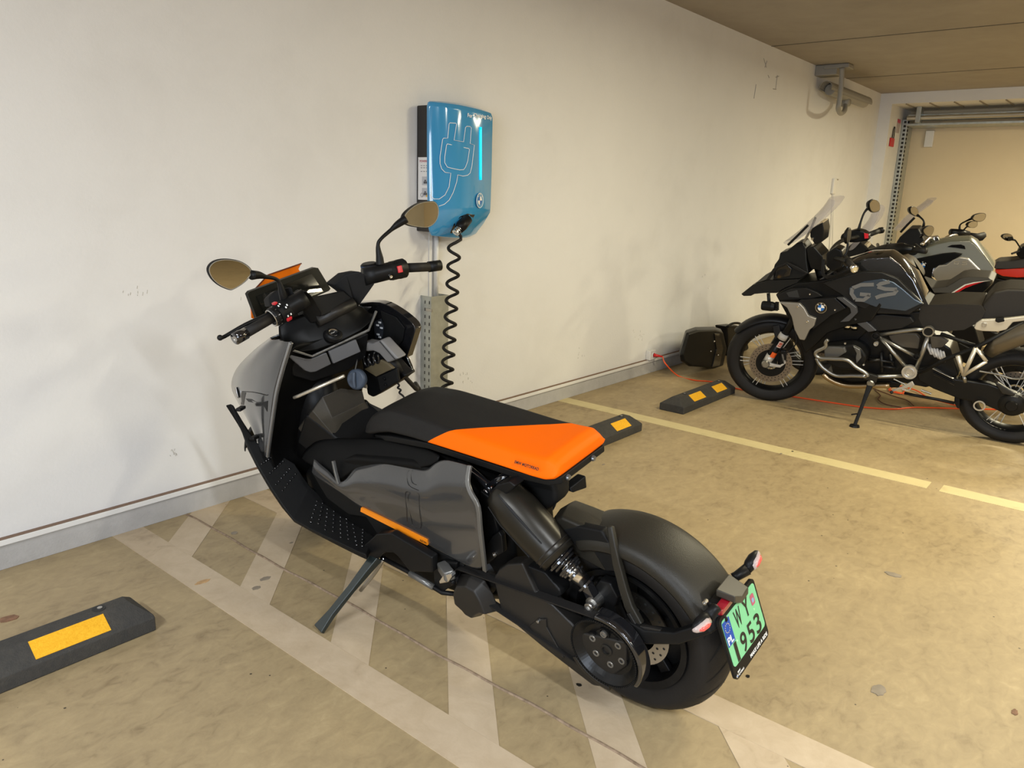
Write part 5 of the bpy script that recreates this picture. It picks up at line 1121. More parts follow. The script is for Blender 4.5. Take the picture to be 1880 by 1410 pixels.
rod('brake_hose', [W1.l(-0.14, 0.13, 0.66), W1.l(-0.17, 0.14, 0.52), W1.l(-0.10, 0.13, 0.42)], 0.005, M_RUB, gsb, 8, 4)
# engine and frame mass
def mass(nm, pts, s0, s1, m, bev=0.01, parent=None, K_=B, label=None):
    P = [K_.s(x, y, s0) for x, y in pts]; return plate(nm, P, K_.S*(s1-s0), m, parent or gsb, bev, label)
mass('engine_block', [(1535, 610), (1600, 600), (1700, 610), (1745, 640), (1760, 690), (1700, 712), (1640, 700), (1560, 702), (1530, 690), (1520, 650)], 0.10, -0.16, M_BLK2)
mass('radiator_shroud_inner', [(1460, 580), (1500, 560), (1560, 575), (1600, 600), (1560, 640), (1510, 650), (1480, 640), (1466, 620)], 0.12, -0.16, M_BLK2)
# boxer cylinder with its cover
cy = T(B, c7_, [(1240, 570), (1560, 540), (1660, 590), (1715, 680), (1690, 760), (1600, 830), (1400, 815), (1270, 745)], 0.24)
cyl_o = plate('cylinder_head', cy, -B.S*0.16, M_BLK2, gsb, 0.018)
plate('valve_cover', T(B, c7_, [(1250, 600), (1290, 570), (1470, 575), (1490, 630), (1370, 700), (1255, 690)], 0.262), -B.S*0.03, mat('cover grey', (0.13, 0.13, 0.13), 0.35, 0.6), cyl_o, 0.006)
plate('cover_rib', T(B, c7_, [(1560, 560), (1640, 600), (1650, 690), (1600, 750), (1590, 690), (1600, 640)], 0.26), -B.S*0.02, MATS['cover grey'], cyl_o, 0.004)
for px, py in ((1480, 530), (1680, 760)): x_, y_ = c7_(px, py); bolt(B.s(x_, y_, 0.265), B.S, 0.007, cyl_o)
for px, py in ((1500, 365), (1580, 375)):
    x_, y_ = c7_(px, py); rod('intake_pipe', [B.s(x_, y_+2, 0.14), B.s(x_, y_-8, 0.14)], 0.020, M_BLK2, gsb, 16); disc('clamp', B.s(x_, y_-2, 0.14), B.U, [(0.021, 0), (0.023, 0), (0.023, 0.012), (0.021, 0.012)], M_CHROME, gsb, 20)
# crash bars
rod('crash_bar', T(B, c7_, [(1295, 490), (1270, 520), (1265, 570), (1170, 620), (1165, 660), (1210, 690), (1340, 698), (1500, 712), (1600, 790), (1700, 850), (1722, 890)], 0.30), 0.0125, M_TUBE, gsb, 12, 4)
rod('crash_bar', T(B, c7_, [(1170, 690), (1200, 750), (1260, 810), (1380, 878), (1550, 880), (1710, 886)], 0.27), 0.0125, M_TUBE, gsb, 12, 4)
rod('frame_rail', T(B, c8, [(0, 700), (150, 708), (300, 712), (600, 706)], 0.16), 0.013, M_TUBE, gsb, 12)
rod('header_pipe', T(B, c7_, [(1245, 860), (1300, 910), (1400, 960), (1500, 985), (1640, 990), (1800, 985), (1960, 985)], 0.12), 0.020, M_EXH, gsb, 16, 4)
mass('sump_guard', [(1512, 688), (1540, 703), (1600, 712), (1650, 712), (1655, 704), (1600, 690), (1540, 680)], 0.08, -0.14, M_BLK2, 0.006)
# trellis frame
for P3, r_ in ((((310, 265), (560, 225), (720, 205), (820, 210)), 0.0125), (((320, 280), (620, 625)), 0.0125), (((345, 300), (520, 395), (700, 490)), 0.011), (((845, 270), (790, 440), (715, 630)), 0.014)):
    rod('frame_tube', T(B, c8, P3, 0.17), r_, M_TUBE, gsb, 12)
rod('rear_subframe_strut', T(B, c8, [(740, 680), (1050, 520), (1360, 400), (1880, 130)], 0.19), 0.013, M_BLK, gsb, 12)
rod('rear_subframe_strut', T(B, c8, [(980, 250), (1200, 330), (1350, 380)], 0.17), 0.012, M_BLK, gsb, 12)
for (px, py, r_, m_, nm) in ((850, 225, 0.034, M_TUBE, 'frame_ring'), (645, 665, 0.046, M_SILV, 'pivot_cap'), (280, 275, 0.026, M_BLK, 'frame_node'), (285, 358, 0.014, M_SILV, 'round_cap'), (718, 500, 0.018, M_BLK, 'frame_node')):
    x_, y_ = c8(px, py); g_ = disc(nm, B.s(x_, y_, 0.185), B.S, [(0, 0.0), (r_*0.45, 0.0), (r_*0.5, 0.004), (r_*0.72, 0.002), (r_*0.76, 0.010), (r_, 0.010), (r_, -0.02), (0, -0.02)], m_, gsb, 28)
    if nm == 'frame_ring': disc('plug', B.s(x_, y_, 0.188), B.S, [(0, 0.004), (r_*0.74, 0.004), (r_*0.74, -0.01)], M_BLK, g_, 24)
mass('side_cover', [c8(*q) for q in ((410, 270), (540, 240), (720, 250), (760, 300), (740, 420), (560, 400), (450, 340))], 0.15, 0.10, mat('side cover brown black', (0.05, 0.043, 0.034), 0.4), 0.008)
mass('side_cover', [c8(*q) for q in ((860, 280), (980, 280), (1070, 330), (1000, 400), (880, 410))], 0.14, 0.10, MATS['side cover brown black'], 0.006)
bm = BM(); c_ = T(B, c8, [(860, 400), (1040, 500)], 0.08); tube(bm, [c_[0]+(c_[1]-c_[0])*(i/30)+((B.U*0.9+B.F*0.4)*math.cos(i*1.1)+B.S*math.sin(i*1.1))*0.045 for i in range(31)], 0.008, 8); put('shock_spring', bm, mat('spring white', (0.55, 0.53, 0.50), 0.4), gsb, smooth=True)
for x0, y0, x1, y1, s_ in ((200, 520, 480, 560, .13), (330, 600, 500, 620, .13), (340, 450, 350, 660, .13), (200, 545, 330, 530, .14), (430, 470, 480, 640, .12)): rod('engine_pipe', T(B, c8, [(x0, y0), (x1, y1)], s_), 0.010, M_ANTH, gsb, 10)
for k in range(7):
    x0 = 930+k*0; bar('heel_fin', T(B, c8, [(890+k*6, 620+k*22), (1120+k*4, 735+k*22)], 0.15-0.01*k), B.S, 0.02, 0.005, M_TUBE if k in (0, 3) else M_BLK, gsb, 0.001)
# swingarm and final drive
plate('swingarm', T(B, c8, [(700, 620), (900, 610), (1150, 740), (1500, 790), (1800, 900), (1880, 960), (1880, 1120), (1650, 1110), (1400, 1000), (1180, 960), (900, 850), (740, 760)], 0.13), -B.S*0.06, M_BLK2, gsb, 0.012)
x_, y_ = c8(1745, 1030); disc('final_drive', B.s(x_, y_, 0.15), B.S, [(0, 0.01), (0.030, 0.01), (0.036, 0.0), (0.06, -0.005), (0.075, -0.02), (0.075, -0.07), (0, -0.07)], M_BLK2, gsb, 32)
plate('drive_brace', T(B, c8, [(1560, 780), (1600, 780), (1790, 900), (1760, 930), (1640, 900)], 0.145), -B.S*0.03, M_ANTH, gsb, 0.006)
x_, y_ = c8(1400, 1026); disc('strap_ring', B.s(x_, y_, 0.16), B.S, [(0.026, 0), (0.034, 0), (0.034, 0.008), (0.026, 0.008), (0.026, 0)], M_SILV, gsb, 28)
plate('hugger', T(B, c8, [(1170, 730), (1190, 720), (1185, 1060), (1160, 1060), (1125, 1000), (1140, 800)], 0.12), -B.S*0.22, M_BLK, gsb, 0.006)
rod('brake_line', T(B, c8, [(1400, 655), (1600, 690), (1750, 735), (1860, 735), (1880, 720)], 0.15), 0.006, M_TUBE, gsb, 8, 3)
# side stand, gear lever, pegs
stt = T(B, c8, [(230, 780)], 0.17)[0]; fo = on_z(1569, 781, 0.01)
st_ = bar('side_stand', [stt, stt+(fo-stt)*0.25, stt+(fo-stt)*0.5, fo], B.F, [0.04, 0.028, 0.022, 0.022], [0.035, 0.025, 0.018, 0.018], M_BLK, gsb, 0.004)
bm = BM(); lathe(bm, [(0, -0.009), (0.034, -0.009), (0.030, 0.004), (0, 0.006)], fo+Vector((0, 0, 0.0)), (0, 0, 1), 16); put('stand_foot', bm, M_BLK, st_)
rod('stand_prong', [stt+(fo-stt)*0.72, stt+(fo-stt)*0.72+B.F*0.04+B.S*0.04], 0.005, M_BLK, st_, 8)
disc('stand_pivot', stt+B.S*0.02, B.S, [(0, 0.006), (0.018, 0.006), (0.024, 0), (0.024, -0.03), (0, -0.03)], M_TUBE, st_, 20)
bar('stand_mount', T(B, c8, [(150, 700), (240, 720), (300, 740)], 0.17), B.S, 0.03, 0.05, M_ANTH, gsb, 0.006)
bar('gear_lever', T(B, c8, [(690, 785), (580, 830), (460, 865)], 0.22), B.S, 0.012, [0.035, 0.02, 0.014], M_SILV, gsb, 0.004)
bar('gear_lever', T(B, c8, [(680, 800), (640, 865), (560, 850)], 0.22), B.S, 0.012, 0.010, M_SILV, gsb, 0.002)
rod('toe_peg', T(B, c8, [(450, 880, 0.20), (452, 885, 0.26)]), 0.010, M_RUB, gsb, 12)
rod('shift_rod', T(B, c8, [(475, 740), (600, 800)], 0.2), 0.005, M_TUBE, gsb, 8)
rod('lower_rod', T(B, c8, [(590, 890), (700, 915), (950, 960), (1130, 1000)], 0.14), 0.010, M_BLK, gsb, 10)
rod('lower_rod', T(B, c8, [(770, 860), (880, 900)], 0.16), 0.007, M_TUBE, gsb, 8)
tri = T(B, c8, [(1225, 700), (1360, 405), (1475, 550)], 0.22)
pk = rod('passenger_peg_bracket', [tri[0], tri[1]], 0.013, mat('peg bracket silver', (0.62, 0.58, 0.50), 0.35, 0.7), gsb, 10)
rod('bracket_arm', [tri[1], tri[2]], 0.011, MATS['peg bracket silver'], pk, 10); rod('bracket_arm', [tri[2], tri[0]], 0.011, MATS['peg bracket silver'], pk, 10)
rod('bracket_arm', [T(B, c8, [(1165, 490)], 0.24)[0], T(B, c8, [(1225, 700)], 0.22)[0]], [0.014, 0.010], MATS['peg bracket silver'], pk, 10)
rod('bracket_stub', T(B, c8, [(1225, 700), (1250, 775)], 0.20), 0.011, M_TUBE, pk, 10)
# bodywork: beak, cowl, side fairing
def body(nm, left, s_edge, m, bev=0.01, parent=None, K_=B, narrow=0.0, label=None):
    """solid spanning the bike's width: left outline on its plane, right outline mirrored"""
    A = [K_.s(q[0], q[1], q[2] if len(q) > 2 else s_edge) for q in left]; return (lambda b_: (prism(b_, A, [K_.mir(p) for p in A]), put(nm, b_, m, parent or gsb, bev=bev, label=label))[1])(BM())
bk = [c5(*q[:2])+(q[2],) for q in ((355, 1175, .02), (380, 1197, .03), (460, 1195, .05), (500, 1175, .06), (610, 1165, .09), (740, 1165, .11), (830, 1110, .13), (960, 1060, .14), (990, 1015, .14), (640, 1030, .10), (480, 1075, .05))]
body('beak', bk, 0, M_MATB, 0.005, label='pointed matt beak')
body('upper_beak', [c5(*q[:2])+(q[2],) for q in ((500, 1065, .05), (640, 1020, .08), (700, 1025, .09), (740, 950, .08), (690, 925, .06), (620, 965, .05))], 0, M_TANKB, 0.004)
body('headlight_cowl', [c5(*q[:2])+(q[2],) for q in ((700, 920, .06), (715, 860, .07), (760, 800, .07), (775, 730, .06), (850, 708, .07), (960, 620, .06), (1020, 610, .07), (1060, 690, .08), (1060, 790, .10), (1085, 955, .12), (990, 1010, .13), (700, 1025, .10))], 0, M_BLK2, 0.008)
plate('headlight', T(B, c5, [(720, 990), (740, 900), (850, 850), (900, 900), (880, 980), (760, 1010)], .112), -B.S*0.02, M_GLOSS, gsb, 0.004)
plate('cowl_arch', T(B, c5, [(620, 1025), (700, 900), (850, 830), (960, 880), (1085, 950), (1060, 965), (930, 905), (850, 855), (740, 905), (660, 1020)], .125), -B.S*0.02, M_MATB, gsb, 0.003)
body('front_fairing', [(1441, 529, .13), (1463, 520, .15), (1500, 516, .16), (1545, 507, .15), (1570, 503, .14), (1600, 520, .17), (1620, 560, .20), (1600, 590, .20), (1560, 598, .19), (1520, 612, .18), (1490, 640, .15), (1478, 650, .13), (1462, 610, .14), (1440, 572, .14), (1423, 541, .12)], 0, M_BLK2, 0.012)
plate('air_vent', T(B, c5, [(735, 1185), (900, 1115), (1060, 1110), (1180, 1160), (1235, 1200), (1120, 1225), (770, 1245)], .185), -B.S*0.03, M_MATB, gsb, 0.005)
vg = plate('vent_grille', T(B, c5, [(840, 1160), (960, 1130), (985, 1215), (870, 1210)], .188), -B.S*0.01, M_DARKHOLE, gsb, 0.002)
plate('side_wing', T(B, c5, [(1000, 1235), (1370, 1215), (1450, 1290), (1490, 1330), (1320, 1410), (1290, 1440), (1130, 1560), (1080, 1430), (960, 1260)], .205), -B.S*0.05, M_MATB, gsb, 0.006)
plate('wing_edge', T(B, c5, [(1380, 1215), (1460, 1215), (1600, 1320), (1610, 1380), (1520, 1470), (1420, 1480), (1540, 1380), (1530, 1330)], .215), -B.S*0.03, mat('wing edge grey', (0.06, 0.062, 0.07), 0.35, 0.3), gsb, 0.004)
x_, y_ = c7_(1220, 147); roundel(B.s(x_, y_, .212), B.S, B.U, 0.036, gsb)
for px, py in ((1100, 1175), (1370, 1345)): x_, y_ = c5(px, py); bolt(B.s(x_, y_, .21), B.S, 0.006, gsb, M_CHROME)
shd_ = plate('radiator_shroud', T(B, c7_, [(765, 88), (985, 100), (1035, 150), (1080, 232), (1165, 265), (1140, 350), (1092, 390), (1040, 500), (985, 492), (930, 385), (900, 250), (850, 150)], .235), -B.S*0.03, M_SHROUD, gsb, 0.006, 'silver shroud')
for px, py in ((965, 135), (1072, 297)): x_, y_ = c7_(px, py); bolt(B.s(x_, y_, .237), B.S, 0.008, shd_, M_CHROME)
bm = BM(); x_, y_ = c7_(660, 130); lathe(bm, [(0, -0.04), (0.028, -0.04), (0.034, -0.02), (0.034, 0.04), (0.03, 0.05), (0, 0.05)], B.s(x_, y_, .16), B.F, 24); fl_ = put('fog_lamp', bm, M_BLK, gsb)
x2, y2 = c7_(650, 60); rod('lamp_bracket', [B.s(x_, y_-2, .15), B.s(x2, y2-12, .13)], 0.012, M_BLK, fl_, 10)
bm = BM()
for k in range(5): c_ = B.s(c7_(740, 95+k*18)[0], c7_(740, 95+k*18)[1], .16); box(bm, c_, B.F*0.012, B.U*0.003, B.S*0.02)
put('cooling_fin', bm, M_BLK, fl_)
# tank
tk = []
for (x, y, s0) in ((0, 0, 0),): pass
tank_top = [(1500, 516, .13), (1540, 490, .12), (1594, 473, .10), (1634, 471, .09), (1652, 486, .11), (1677, 515, .13), (1697, 555, .13), (1690, 572, .14), (1640, 560, .17), (1560, 530, .17)]
A = [B.s(*q) for q in tank_top]; cA = sum(A, Vector())/len(A)
bm = BM(); loft(bm, [A, [p*0.75+B.mir(p)*0.25+B.U*0.018 for p in A], [p*0.5+B.mir(p)*0.5+B.U*0.022 for p in A], [p*0.25+B.mir(p)*0.75+B.U*0.018 for p in A], [B.mir(p) for p in A]]); tank = put('fuel_tank', bm, M_TANKB, gsb, bev=0.01, seg=3)
tp_o = T(B, c6, [(-10, 1110), (150, 1040), (350, 1012), (470, 1045), (560, 1110), (700, 1230), (785, 1275), (600, 1362), (300, 1325), (100, 1250), (-10, 1170)], .195)
tp = plate('tank_panel', tp_o, -B.S*0.03, M_GREYB, tank, 0.006, 'blue-grey tank panel')
plate('tank_surround', T(B, c6, [(-300, 1060), (-100, 1000), (150, 930), (350, 940), (520, 1010), (700, 1190), (800, 1290), (640, 1400), (300, 1390), (20, 1290), (-100, 1180)], .186), -B.S*0.03, M_MATB, tank, 0.008)
# the two letters as shaped bars
def letter(strokes):
    for s_ in strokes: bar('letter_stroke', T(B, c6, s_, .1965), B.S, 0.002, 0.024, M_GSLET, tp, 0)
letter([[(260, 1072), (120, 1075), (30, 1110)], [(30, 1110), (20, 1170), (60, 1230)], [(60, 1235), (150, 1240), (215, 1190)], [(225, 1185), (110, 1175)],
        [(430, 1040), (330, 1065), (300, 1090)], [(300, 1095), (380, 1120), (510, 1125)], [(510, 1130), (480, 1170), (400, 1180)], [(400, 1182), (330, 1195), (280, 1215)]])
x_, y_ = c6(320, 797); dc = disc('filler_cap', B.s(x_, y_, 0.0)+B.U*0.012, B.U, [(0, 0.004), (0.045, 0.004), (0.055, 0.002), (0.055, -0.01), (0, -0.01)], M_SILV, tank, 32)
mass('knee_panel', [c8(*q) for q in ((50, 90), (350, 40), (660, 70), (700, 130), (560, 200), (290, 230), (200, 190))], .17, .10, M_MATB, 0.008)
plate('knee_wing', T(B, c8, [(45, 85), (160, 100), (290, 220), (200, 235), (60, 130)], .19), -B.S*0.02, MATS['wing edge grey'], gsb, 0.004)
mass('air_box', [(1600, 575), (1690, 572), (1700, 600), (1690, 612), (1620, 612), (1600, 600)], .14, -.14, M_BLK2, 0.01)
# seats
body('rider_seat', [(1676, 512, .10), (1684, 540, .12), (1705, 560, .13), (1755, 558, .15), (1802, 560, .15), (1809, 572, .17), (1800, 590, .19), (1770, 606, .18), (1730, 609, .16), (1695, 602, .14), (1686, 585, .14), (1690, 560, .14)], 0, M_LTH, 0.016)
body('passenger_seat', [(1803, 560, .14), (1823, 536, .13), (1850, 531, .13), (1930, 533, .12), (1960, 550, .11), (1950, 580, .12), (1850, 592, .15), (1800, 602, .15), (1801, 570, .15)], 0, M_LTH, 0.016)
plate('luggage_rack', T(B, c8, [(1338, 190), (1360, 140), (1420, 100), (1560, 95), (1700, 85), (2100, 40), (2100, 90), (1760, 130), (1690, 210), (1600, 232), (1430, 225), (1360, 212)], .20), -B.S*0.03, mat('rack silver', (0.55, 0.52, 0.45), 0.35, 0.6), gsb, 0.006, 'silver rack')
x_, y_ = c8(1450, 155); bolt(B.s(x_, y_, .202), B.S, 0.014, gsb)
plate('rack_strap', T(B, c8, [(1570, 90), (1660, 80), (1670, 120), (1600, 135), (1570, 120)], .21), -B.S*0.03, M_BLK, gsb, 0.004)
rod('silencer', [B.s(1815, 650, .16), B.s(1835, 632, .17), B.s(1880, 612, .18), B.s(1960, 585, .18)], [0.03, 0.055, 0.065, 0.065], mat('silencer dark steel', (0.16, 0.14, 0.11), 0.35, 0.8), gsb, 24)
# screen, display, bars
scL = T(B, c5, [(885, 660, .10), (1060, 535, .13), (1180, 415, .145), (1290, 310, .15), (1345, 240, .15), (1400, 165, .12)]); 
def mid(p, du, df): return (p+B.mir(p))/2+B.U*du+B.F*df
scr_rows = [[p, mid(p, 0, 0)+B.S*(p-B.mir(p)).length*0.25+B.F*0.065, mid(p, 0, 0)+B.F*0.085, mid(p, 0, 0)-B.S*(p-B.mir(p)).length*0.25+B.F*0.065, B.mir(p)] for p in scL]
ws = surf('windscreen', scr_rows, M_GLASS, gsb, 0.003, 2, 'clear smoked windscreen')
bar('screen_edge', [p+B.S*0.001 for p in T(B, c5, [(862, 645, .105), (980, 530, .12), (1080, 430, .13)])], B.F, 0.016, 0.012, M_BLK, ws, 0.003)
rod('screen_strut', T(B, c5, [(1030, 620, .08), (1110, 470, .09), (1160, 350, .09)]), 0.008, M_TUBE, gsb, 8)
body('display', [c5(*q)+(.08,) for q in ((1100, 480), (1195, 425), (1235, 400), (1250, 490), (1235, 610), (1150, 640), (1100, 560))], 0, M_BLK2, 0.006)
for px, py in ((1125, 580),): x_, y_ = c5(px, py); bolt(B.s(x_, y_, .085), B.S, 0.009, gsb, M_CHROME)
plate('display_back', T(B, c5, [(1205, 400, .07), (1240, 400, .07), (1252, 490, .07), (1235, 520, .07), (1200, 430, .07)]), -B.S*0.13, mat('tan plastic', (0.40, 0.33, 0.22), 0.5), gsb, 0.002)
body('dash_block', [c5(*q)+(.09,) for q in ((1060, 680), (1140, 660), (1230, 760), (1250, 830), (1220, 930), (1100, 900), (1070, 800))], 0, M_BLK2, 0.008)
rod('steering_stem', [B.s(1500, 470, 0), B.s(1520, 540, 0)], 0.04, M_BLK2, gsb, 16)
hbB = [T(B, c5, [(1470, 800, .30)])[0], T(B, c5, [(1330, 760, .14)])[0], T(B, c5, [(1280, 740, .06)])[0]]
rod('handlebar', [B.s(1552, 479, .33), B.s(1527, 470, .15), B.s(1530, 455, .0), B.s(1550, 440, -.15), B.s(1590, 432, -.30)], 0.014, M_ANTH, gsb, 12, 4)
mass('bar_controls', [c5(*q) for q in ((1270, 740), (1370, 670), (1440, 700), (1460, 780), (1450, 890), (1340, 940), (1270, 880))], .22, .10, M_BLK2, 0.012)
bm = BM(); ball(bm, B.s(1532, 482, .20), 0.007); ball(bm, B.s(1524, 492, .20), 0.006); put('chrome_fittings', bm, M_CHROME, gsb, smooth=True)
gl_ = rod('grip', T(B, c5, [(1480, 790, .28), (1580, 905, .42)]), 0.019, M_RUB, gsb, 16)
disc('bar_end', T(B, c5, [(1582, 907, .425)])[0], T(B, c5, [(1582, 907, .425)])[0]-T(B, c5, [(1480, 790, .28)])[0], [(0, 0.004), (0.012, 0.004), (0.014, 0.006), (0.017, 0.006), (0.018, 0.003), (0.024, 0.0), (0.024, -0.02), (0, -0.02)], M_CHROME, gl_, 24)
bar('hand_guard', smooth_path(T(B, c5, [(1245, 800, .26), (1240, 950, .30), (1300, 990, .34), (1430, 965, .38), (1570, 910, .42)]), 4), B.S, 0.012, 0.020, M_BLK, gsb, 0.002)
disc('twist_ring', T(B, c5, [(1500, 820, .31)])[0], T(B, c5, [(1582, 907, .425)])[0]-T(B, c5, [(1480, 790, .28)])[0], [(0.018, 0), (0.030, 0), (0.030, 0.012), (0.018, 0.012)], M_ANTH, gl_, 20)
gr_ = rod('grip', T(B, c5, [(1730, 535, -.30), (1850, 490, -.42)]), 0.018, M_RUB, gsb, 16)
rod('bar_end', T(B, c5, [(1850, 490, -.42), (1878, 485, -.44)]), 0.022, M_BLK, gr_, 16)
sg_ = mass('right_controls', [c5(*q) for q in ((1425, 560), (1440, 530), (1600, 480), (1680, 500), (1740, 540), (1730, 600), (1600, 620), (1430, 620))], -.24, -.32, M_BLK2, 0.010)
plate('red_switch', T(B, c5, [(1685, 515), (1730, 525), (1730, 570), (1690, 575)], -.235), B.S*0.006, M_RED, sg_)
# mirrors
def blade_mirror(K_, outl, stem, parent, n_, m=M_MIRROR):
    c_ = sum([K_.s(*q) for q in outl], Vector())/len(outl); n_ = n_.normalized(); Q = []
    for (x, y, s_) in outl: r_ = ray(x, y); Q.append(EYE+r_*((c_-EYE).dot(n_)/r_.dot(n_)))
    Q = smooth_path(Q, 3, True)
    bm = BM(); loft(bm, [[c_+(q-c_)*k-n_*o for q in Q] for k, o in ((0.94, -0.001), (1.0, 0.0), (1.0, 0.01), (0.8, 0.028), (0.4, 0.034))]); h_ = put('mirror_housing', bm, M_BLK2, parent)
    bm = BM(); prism(bm, [c_+(q-c_)*0.9+n_*0.0012 for q in Q], [c_+(q-c_)*0.9+n_*0.0022 for q in Q]); put('mirror_glass', bm, m, h_)
    rod('mirror_stem', stem, [0.012, 0.007, 0.007, 0.012], M_BLK2, h_, 10, 3); return h_
nB = (-B.F*0.96+B.S*0.25)
blade_mirror(B, [(1596, 372, -.30), (1602, 366, -.30), (1609, 367, -.30), (1615, 374, -.30), (1615, 386, -.30), (1607, 390, -.30), (1600, 389, -.30), (1596, 381, -.30)], [B.s(1576, 424, -.24), B.s(1580, 408, -.25), B.s(1587, 390, -.27), B.s(1598, 378, -.29)], gsb, nB)
bm = BM(); c_ = T(B, c5, [(1515, 545, .22)])[0]; loft(bm, [[c_+B.U*(0.052*math.cos(t))*k+(B.F*0.02+B.S*0.95)*(0.06*math.sin(t))*k+B.F*o for t in seg(0, 2*PI*15/16, 15)] for k, o in ((0.9, -0.004), (1.0, 0.0), (1.0, 0.012), (0.7, 0.022))]); mh = put('mirror_housing', bm, M_BLK2, gsb)
rod('mirror_stem', [c_-B.U*0.03, B.s(1555, 462, .24), B.s(1549, 472, .25)], 0.008, M_BLK2, mh, 10, 3)

# ================================================================== the motorcycles standing behind, further along the row
def lower_copy(src, names, shift, parent, loc):
    """copies of wheels, engine and frame parts of the same kind of machine"""
    def cp(o, par, top):
        c = o.copy(); C.objects.link(c); c.parent = par
        w_ = WL[o.name]+shift; WL[c.name] = w_; c.location = w_-(WL[par.name])
        for q in list(o.children): cp(q, c, False)
    for o in list(src.children):
        if o.name.split('.')[0] in names: cp(o, parent, True)
LOW = {'wheel_rim', 'fork_leg', 'fork_lower', 'engine_block', 'radiator_shroud_inner', 'swingarm', 'cylinder_head', 'final_drive', 'front_mudguard', 'crash_bar', 'header_pipe', 'frame_tube', 'air_box'}
def bike_behind(nm, X, Y, label, head=95):
    t = thing(nm, (X, Y+0.8, 0), label, 'motorcycle'); return t, Rig((X, Y, 0), rad(head), rad(10))
# --- second machine
mc, Cr = bike_behind('touring_motorcycle', 6.95, 0.60, 'dark motorcycle with a red and white side stripe, second in the row, mostly hidden')
lower_copy(gsb, LOW, Cr.O-B.O, mc, None)
def bodyK(K_, par, nm, left, m, bev=0.012): 
    A = [K_.s(*q) for q in left]; bm = BM(); prism(bm, A, [K_.mir(p) for p in A]); return put(nm, bm, m, par, bev=bev)
def Cc(pts): return [c6(*q[:2])+(q[2],) for q in pts]
M_SEATC = mat('dark seat vinyl', (0.030, 0.027, 0.024), 0.55)
bodyK(Cr, mc, 'fuel_tank', Cc([(330, 880, .10), (430, 800, .10), (560, 780, .10), (660, 850, .12), (740, 960, .13), (765, 1030, .13), (700, 1110, .15), (500, 1100, .17), (330, 1000, .15)]), mat('tank brown black', (0.045, 0.037, 0.026), 0.3, coat=0.6), 0.02)
bodyK(Cr, mc, 'seat', Cc([(755, 1050, .11), (900, 1110, .12), (1040, 1095, .12), (1120, 1050, .13), (1190, 1005, .13), (1280, 990, .13), (1500, 1000, .12), (1545, 1030, .12), (1560, 1045, .13), (1450, 1052, .14), (1250, 1090, .14), (1080, 1170, .15), (880, 1165, .15), (800, 1110, .14)]), M_SEATC, 0.016)
sp = plate('side_stripe_panel', [Cr.s(*c6(*q), .150) for q in ((1085, 1168), (1250, 1075), (1350, 1050), (1540, 1030), (1545, 1060), (1430, 1170))], -Cr.S*0.03, M_GLOSS, mc, 0.004)
plate('white_stripe', [Cr.s(*c6(*q), .152) for q in ((1085, 1168), (1240, 1072), (1340, 1047), (1520, 1028), (1350, 1056), (1255, 1080), (1110, 1168))], -Cr.S*0.004, M_WHITE, sp)
plate('red_stripe', [Cr.s(*c6(*q), .153) for q in ((1110, 1168), (1255, 1080), (1350, 1056), (1450, 1040), (1340, 1075), (1250, 1110), (1150, 1168))], -Cr.S*0.004, mat('stripe red', (0.50, 0.015, 0.02), 0.3), sp)
bodyK(Cr, mc, 'front_cowl', Cc([(-60, 700, .06), (60, 600, .07), (120, 620, .08), (210, 700, .09), (330, 780, .10), (330, 880, .14), (100, 900, .14), (-100, 860, .10)]), M_BLK2, 0.01)
bodyK(Cr, mc, 'instrument_box', Cc([(110, 640, .06), (190, 640, .06), (205, 730, .07), (150, 775, .07), (120, 700, .06)]), MATS['tan plastic'], 0.004)
cL = [Cr.s(*c6(*q[:2]), q[2]) for q in ((20, 720, .10), (100, 640, .12), (200, 500, .13), (300, 400, .13), (345, 245, .10))]
def midK(K_, p, df): return (p+K_.mir(p))/2+K_.F*df
def screenK(K_, L_, par, nm='windscreen'):
    rows_ = [[p, p*0.75+K_.mir(p)*0.25+K_.F*0.065, midK(K_, p, 0.085), p*0.25+K_.mir(p)*0.75+K_.F*0.065, K_.mir(p)] for p in L_]
    return surf(nm, rows_, M_GLASS, par, 0.003, 2, 'clear smoked windscreen')
screenK(Cr, cL, mc)
rod('handlebar', [Cr.s(*c6(450, 760), .30), Cr.s(*c6(330, 700), .0), Cr.s(*c6(300, 640), -.3)], 0.013, M_ANTH, mc, 10, 4)
rod('left_grip_cover', [Cr.s(*c6(*q[:2]), q[2]) for q in ((430, 700, .26), (560, 690, .30), (690, 690, .36))], [0.050, 0.048, 0.022], M_BLK2, mc, 16)
rod('grip', [Cr.s(*c6(690, 695), .36), Cr.s(*c6(820, 710), .42)], [0.020, 0.022], M_RUB, mc, 14)
rod('cable_cover', [Cr.s(*c6(*q[:2]), q[2]) for q in ((200, 740, .1), (330, 700, .18), (430, 680, .24), (440, 720, .26))], 0.034, M_BLK2, mc, 14, 3)
blade_mirror(Cr, [c6(*q)+(.30,) for q in ((790, 480), (840, 440), (890, 440), (910, 480), (880, 545), (840, 555), (800, 520))], [Cr.s(*c6(770, 560), .26), Cr.s(*c6(790, 530), .28)], mc, (-Cr.F*0.9+Cr.S*0.3))
blade_mirror(Cr, [c6(*q)+(-.26,) for q in ((650, 260), (665, 232), (700, 230), (735, 260), (742, 300), (725, 335), (690, 325), (660, 300))], [Cr.s(*c6(795, 450), -.2), Cr.s(*c6(800, 390), -.2), Cr.s(*c6(760, 345), -.23), Cr.s(*c6(730, 325), -.25)], mc, (-Cr.F*0.95+Cr.S*0.3))
